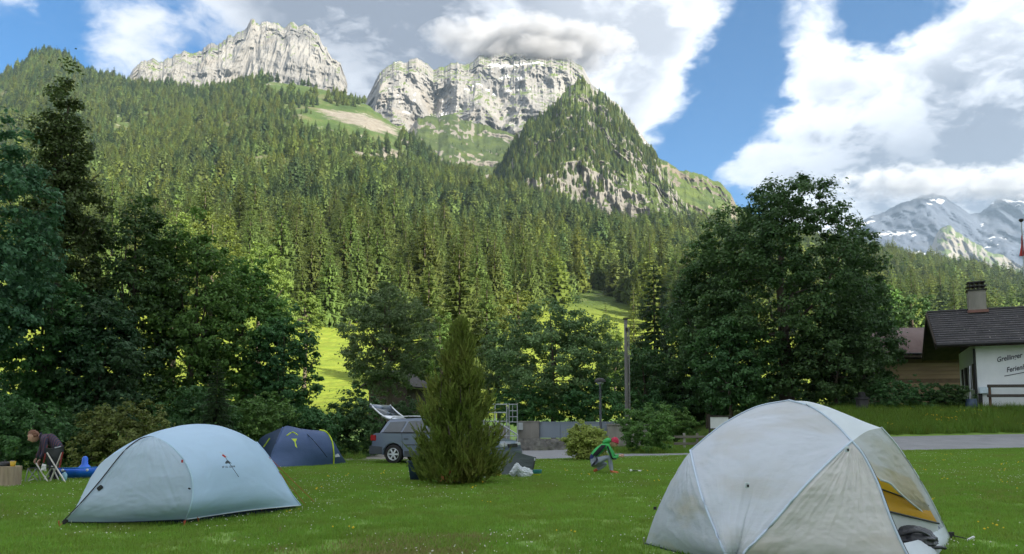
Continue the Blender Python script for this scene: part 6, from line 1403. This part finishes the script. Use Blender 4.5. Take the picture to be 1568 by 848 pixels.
def hand(o, wrist, d, palm_n, thumb, mat=SKIN, curl=.5, s=1.0):
    """palm and five fingers, curled"""
    d = Vector(d).normalized(); n = (Vector(palm_n) - d * Vector(palm_n).dot(d)).normalized(); sd = d.cross(n) * thumb; w = Vector(wrist); V = []; E = []
    V += [(w, .026 * s, .020 * s, 0), (w + d * .05 * s, .040 * s, .018 * s, 0), (w + d * .088 * s, .042 * s, .016 * s, 0)]; E += [(0, 1), (1, 2)]
    r = skinned('hand', V, E, 0, [mat], o, 2)
    for k, (off, l) in enumerate(((.030, .072), (.010, .082), (-.010, .076), (-.030, .060))):
        p0 = w + (d * .080 + sd * off) * s; a = curl * (.8 + .1 * k); p1 = p0 + (d * math.cos(a) + n * math.sin(a)) * l * .45 * s; p2 = p1 + (d * math.cos(a * 2) + n * math.sin(a * 2)) * l * .32 * s; p3 = p2 + (d * math.cos(a * 2.8) + n * math.sin(a * 2.8)) * l * .26 * s
        v, f = tube([p0, p1, p2, p3], [.0095 * s, .009 * s, .008 * s, .005 * s], 7); link('finger', np_mesh('finger', v, f, True), r, mat)
    p0 = w + (d * .03 + sd * .030) * s; p1 = p0 + (d * .030 + sd * .030 + n * .012) * s; p2 = p1 + (d * .030 + sd * .006 + n * .020) * s
    v, f = tube([p0, p1, p2], [.012 * s, .011 * s, .006 * s], 7); link('thumb', np_mesh('thumb', v, f, True), r, mat)
def plaid():
    def ex(t, v, c):
        w1 = t.add('ShaderNodeTexWave'); t.put(w1.inputs['Vector'], v); w1.inputs['Scale'].default_value = 7; w1.bands_direction = 'X'
        w2 = t.add('ShaderNodeTexWave'); t.put(w2.inputs['Vector'], v); w2.inputs['Scale'].default_value = 7; w2.bands_direction = 'Z'
        c = t.mix(t.rng(w1.outputs['Fac'], .55, .75), c, (.030, .060, .055)); c = t.mix(t.math('MULTIPLY', t.rng(w2.outputs['Fac'], .6, .8), .8), c, (.028, .035, .075)); return t.mix(t.math('MULTIPLY', t.rng(w1.outputs['Fac'], .90, .97), .8), c, (.22, .035, .05))
    return pmat('plaid_shirt', (.035, .030, .055), 6, 3, .85, .004, 30, extra=ex)

def stooping_man():
    Y = 17.35; q = lambda px, py, dy=0: P(px, py, Y + dy)
    base = G(86, 738); base.y = Y; base.z = 0
    o = thing('person', (0, 0, 0), 'man in a plaid shirt stooping over a camp chair by the shrubs', 'person')
    shirt = plaid(); tr = pmat('dark_trousers', (.022, .026, .034), 5, 3, .85, .006, 20); sho = pmat('dark_shoe', (.03, .03, .035), 5, 2, .6); hairm = pmat('brown_hair', [(.3, (.10, .045, .025)), (.7, (.17, .08, .045))], 30, 3, .6)
    V = []; E = []
    def v(p, rx, ry, m, par=None):
        V.append((p, rx, ry, m)); i = len(V) - 1
        if par is not None: E.append((par, i))
        return i
    hip = v(q(91, 689), .16, .15, 1); w1 = v(q(86.5, 680), .165, .150, 0, hip); ch = v(q(76, 671), .175, .165, 0, w1); sh = v(q(67, 668.5), .155, .135, 0, ch); nk = v(q(61.5, 669), .062, .065, 2, sh); hd = v(q(57, 669.5), .055, .055, 2, nk)
    for s, kn, an, toe in ((-1, (83, 712), (88, 735), (82, 737.5)), (1, (79, 713), (80, 735), (73, 737.5))):
        d = .11 * s; a = v(q(90, 692, d), .115, .115, 1, hip); k = v(q(*kn, d), .075, .075, 1, a); f = v(q(an[0], an[1], d), .052, .052, 1, k); t0 = v(Vector((q(an[0], 737, d).x, Y + d, .05)), .048, .045, 3, f); v(Vector((q(toe[0], 737, d).x, Y + d, .04)), .040, .034, 3, t0)
    wr = []
    for s, el, ha in ((-1, (69, 690), (61.5, 703)), (1, (63, 688), (56, 701))):
        d = .20 * s; a = v(q(67.5, 672, d), .075, .075, 0, sh); b = v(q(*el, d * 1.1), .056, .056, 0, a); c = v(q(*ha, d * .9), .034, .034, 0, b); wr.append((V[b][0], V[c][0]))
    skinned('body', V, E, 0, [shirt, tr, SKIN, sho], o)
    hc = q(51.5, 668.2); h, mt = head_mesh('head', hc, (-.80, -.34, -.50), (-.4, 0, .9), o, [SKIN, M_EYE, M_LIP], 1.12)
    bm = bmesh.new(); bmesh.ops.create_uvsphere(bm, u_segments=24, v_segments=16, radius=1)
    kill = [f for f in bm.faces if (f.calc_center_median().x > .12 and f.calc_center_median().z < .55) or f.calc_center_median().z < -.45]; bmesh.ops.delete(bm, geom=kill, context='FACES')
    r = random.Random(4)
    for x in bm.verts: g = 1 + .10 * r.random(); x.co = (x.co.x * .101 * g - .008, x.co.y * .082 * g, x.co.z * .124 * g + .008)
    me = bpy.data.meshes.new('hair'); bm.to_mesh(me); bm.free(); me.transform(mt); link('hair', me, h, hairm)
    cord('collar', [q(63.5, 663, -.12), q(61, 668, -.16), q(62, 674, -.10)], .022, o, shirt, 6, 8)
    for el, w in wr: hand(o, w, w - el, (1, 0, -.4), 1, curl=.6)
    cord('belt', [q(93.5, 683.5, -.16), q(89, 685, -.19), q(84.5, 685.5, -.15)], .018, o, pmat('grey_shirt_hem', (.30, .32, .35), 5, 2, .8), 6, 8)
    local(o, base)
stooping_man()

def crouching_person():
    Y = G(925, 725.5).y; q = lambda px, py, dy=0: P(px, py, Y + dy); base = Vector((q(925, 725).x, Y, 0))
    o = thing('person', (0, 0, 0), 'person in a green and black jacket and red hat crouching on the lawn', 'person')
    gr = pmat('green_jacket', (.045, .34, .085), 5, 3, .7, .006, 18); bl = pmat('black_side_panel', (.014, .015, .022), 5, 2, .75); je = pmat('grey_blue_jeans', [(.3, (.20, .235, .30)), (.7, (.28, .315, .385))], 5, 4, .85, .006, 18); sh_ = pmat('orange_shoe', (.50, .13, .05), 9, 2, .6); dk = pmat('navy_hem', (.018, .03, .11), 5, 2, .8)
    V = []; E = []
    def v(p, rx, ry, m, par=None):
        V.append((p, rx, ry, m)); i = len(V) - 1
        if par is not None: E.append((par, i))
        return i
    hip = v(q(905, 708), .150, .135, 1); w1 = v(q(909, 698), .140, .115, 4, hip); w2 = v(q(912, 694), .145, .12, 0, w1); ch = v(q(922, 684), .165, .125, 0, w2); sh = v(q(930, 679.5), .13, .10, 0, ch); nk = v(q(934.5, 679), .055, .055, 2, sh); v(q(937, 678.5), .05, .05, 2, nk)
    # near leg: knee up, foot flat; far leg: kneeling lower, heel raised
    a = v(q(906, 709, -.09), .105, .105, 1, hip); k = v(q(933, 699, -.13), .074, .074, 1, a); f = v(q(936.5, 720, -.12), .050, .050, 1, k); t0 = v(Vector((q(937, 724, -.12).x, Y - .12, .055)), .045, .045, 3, f); v(Vector((q(947.5, 724, -.12).x, Y - .12, .035)), .040, .032, 3, t0)
    a = v(q(907, 711, .10), .10, .10, 1, hip); k = v(q(929, 710, .12), .07, .07, 1, a); f = v(q(914, 719, .12), .048, .048, 1, k); t0 = v(Vector((q(909.5, 720, .10).x, Y + .10, .085)), .044, .044, 3, f); v(Vector((q(913, 724, .10).x, Y + .10, .03)), .036, .034, 3, t0)
    wr = []
    for s, el, ha in ((-1, (938.5, 702), (947, 698.5)), (1, (941, 699), (948.5, 697))):
        d = .155 * s; a = v(q(930.5, 682.5, d), .070, .070, 0, sh); b = v(q(*el, d * 1.1), .054, .054, 0, a); c = v(q(*ha, d * .5), .036, .036, 0, b); wr.append((V[b][0], V[c][0]))
    skinned('body', V, E, 0, [gr, je, SKIN, sh_, dk], o)
    # black side panel of the jacket and the hood
    coons('side_panel', pc(q(906.5, 697, -.155), q(914, 698.5, -.165)), pc(q(921, 681, -.165), q(928.5, 681.5, -.185)), pc(q(906.5, 697, -.155), q(914, 688.5, -.17), q(921, 681, -.165)), pc(q(914, 698.5, -.165), q(921.5, 690, -.185), q(928.5, 681.5, -.185)), o, bl, .012, .002, 8, nu=12, nv=16)
    cord('sleeve_panel', [q(930, 683, -.215), q(934, 693, -.232), q(937.5, 701.5, -.235), q(943, 702.5, -.165)], .022, o, bl, 7, 16)
    bm = bmesh.new(); bmesh.ops.create_uvsphere(bm, u_segments=20, v_segments=14, radius=1); pts = np.array([tuple(x.co) for x in bm.verts]); rr = 1 + .12 * fbm(pts * 2.5 + 2, 3, .5, True)
    for x, r_ in zip(bm.verts, rr): x.co = Vector((x.co.x * .115, x.co.y * .125, x.co.z * .075)) * r_
    for fc in bm.faces: fc.smooth = True
    me = bpy.data.meshes.new('hood'); bm.to_mesh(me); bm.free(); me.transform(Matrix.Translation(q(929.5, 675.5)) @ Matrix.Rotation(R(-25), 4, 'Y')); link('hood', me, o, gr)
    hc = q(940.2, 677.2); h, mt = head_mesh('head', hc, (.80, -.10, -.52), (.4, 0, .9), o, [SKIN, M_EYE, M_LIP], 1.0)
    bm = bmesh.new(); bmesh.ops.create_uvsphere(bm, u_segments=24, v_segments=16, radius=1); bmesh.ops.delete(bm, geom=[fc for fc in bm.faces if fc.calc_center_median().z < .02 + .22 * fc.calc_center_median().x], context='FACES')
    for x in bm.verts: x.co = (x.co.x * .110, x.co.y * .090, x.co.z * .135 + .008)
    for fc in bm.faces: fc.smooth = True
    rd = pmat('raspberry_knit', (.40, .035, .075), 20, 3, .9, .006, 60); me = bpy.data.meshes.new('hat'); bm.to_mesh(me); bm.free(); me.transform(mt); link('hat', me, o, rd)
    ring = [mt @ Vector((.110 * math.cos(t), .090 * math.sin(t), .012 + .026 * math.cos(t))) for t in np.linspace(0, 6.283, 25)]; cord('hat_brim', ring, .014, o, rd, 6, 0)
    for el, w in wr: hand(o, w, w - el, (.2, .3, -.8), -1, curl=.7)
    for dy, x0 in ((-.12, 936),): boxm('shoe_sole', (q(942, 724, dy).x, Y + dy, .012), (.27, .09, .022), o, pmat('pale_sole', (.55, .50, .42), 5, 2, .7), bev=.008)
    local(o, base)
crouching_person()
# ------------------------------------------------------------------ cloud sitting on the summit
def summit_cloud(px, py, Y, wx, wy, wz, seed, dens):
    c = P(px, py, Y); m = bpy.data.materials.new('cloud_vapour'); m.use_nodes = True; t = NT(m.node_tree); t.n.clear()
    out = t.add('ShaderNodeOutputMaterial'); pv = t.add('ShaderNodeVolumePrincipled'); t.l.new(pv.outputs[0], out.inputs['Volume'])
    o3 = t.add('ShaderNodeTexCoord').outputs['Object']; u = t.map(o3, (1 / wx, 1 / wy, 1 / wz))
    r = t.vmath('LENGTH', u); n = t.noise(t.map(o3, (1, 1, 1.6), (seed * 100, 0, 0)), .008, 5, .6)
    d = t.rng(t.math('ADD', t.math('SUBTRACT', 1.0, r), t.math('MULTIPLY', t.math('SUBTRACT', n, .5), 2.4)), .04, .80)
    t.put(pv.inputs['Density'], t.math('MULTIPLY', d, dens)); pv.inputs['Color'].default_value = (.93, .95, 1, 1); pv.inputs['Anisotropy'].default_value = .0
    bm = bmesh.new(); bmesh.ops.create_icosphere(bm, subdivisions=3, radius=1); bmesh.ops.scale(bm, vec=(wx * 1.1, wy * 1.1, wz * 1.1), verts=bm.verts)
    me = bpy.data.meshes.new('cloud'); bm.to_mesh(me); bm.free(); o = link('cloud', me, None, m); o.location = c; o['kind'] = 'stuff'
for k, q in enumerate(((800, 70, 3130, 330, 210, 100, .024), (890, 76, 3180, 230, 190, 85, .018), (725, 62, 3230, 240, 170, 75, .013), (835, 84, 3060, 230, 150, 50, .022))): summit_cloud(*q[:6], k + 1, q[6])
for k, q in enumerate(((1390, 280, 6100, 620, 330, 150, .0065), (1530, 282, 6400, 720, 360, 170, .0065))): summit_cloud(*q[:6], k + 7, q[6])
S.cycles.volume_max_steps = 64
# ------------------------------------------------------------------ air
def build_haze():
    xs = (-6500, 7500); ys = (-1500, 9500); zs = (-6, 2350)
    v = [(x, y, z) for x in xs for y in ys for z in zs]
    f = [(0, 1, 3, 2), (4, 6, 7, 5), (0, 4, 5, 1), (2, 3, 7, 6), (0, 2, 6, 4), (1, 5, 7, 3)]
    m = bpy.data.materials.new('air'); m.use_nodes = True; t = NT(m.node_tree); t.n.clear()
    out = t.add('ShaderNodeOutputMaterial'); pv = t.add('ShaderNodeVolumePrincipled')
    pv.inputs['Color'].default_value = (.55, .76, 1.0, 1); pv.inputs['Density'].default_value = 0.000042; pv.inputs['Anisotropy'].default_value = 0.2
    t.l.new(pv.outputs[0], out.inputs['Volume'])
    o = link('haze', np_mesh('haze', v, f), m=m); o['kind'] = 'stuff'
build_haze()
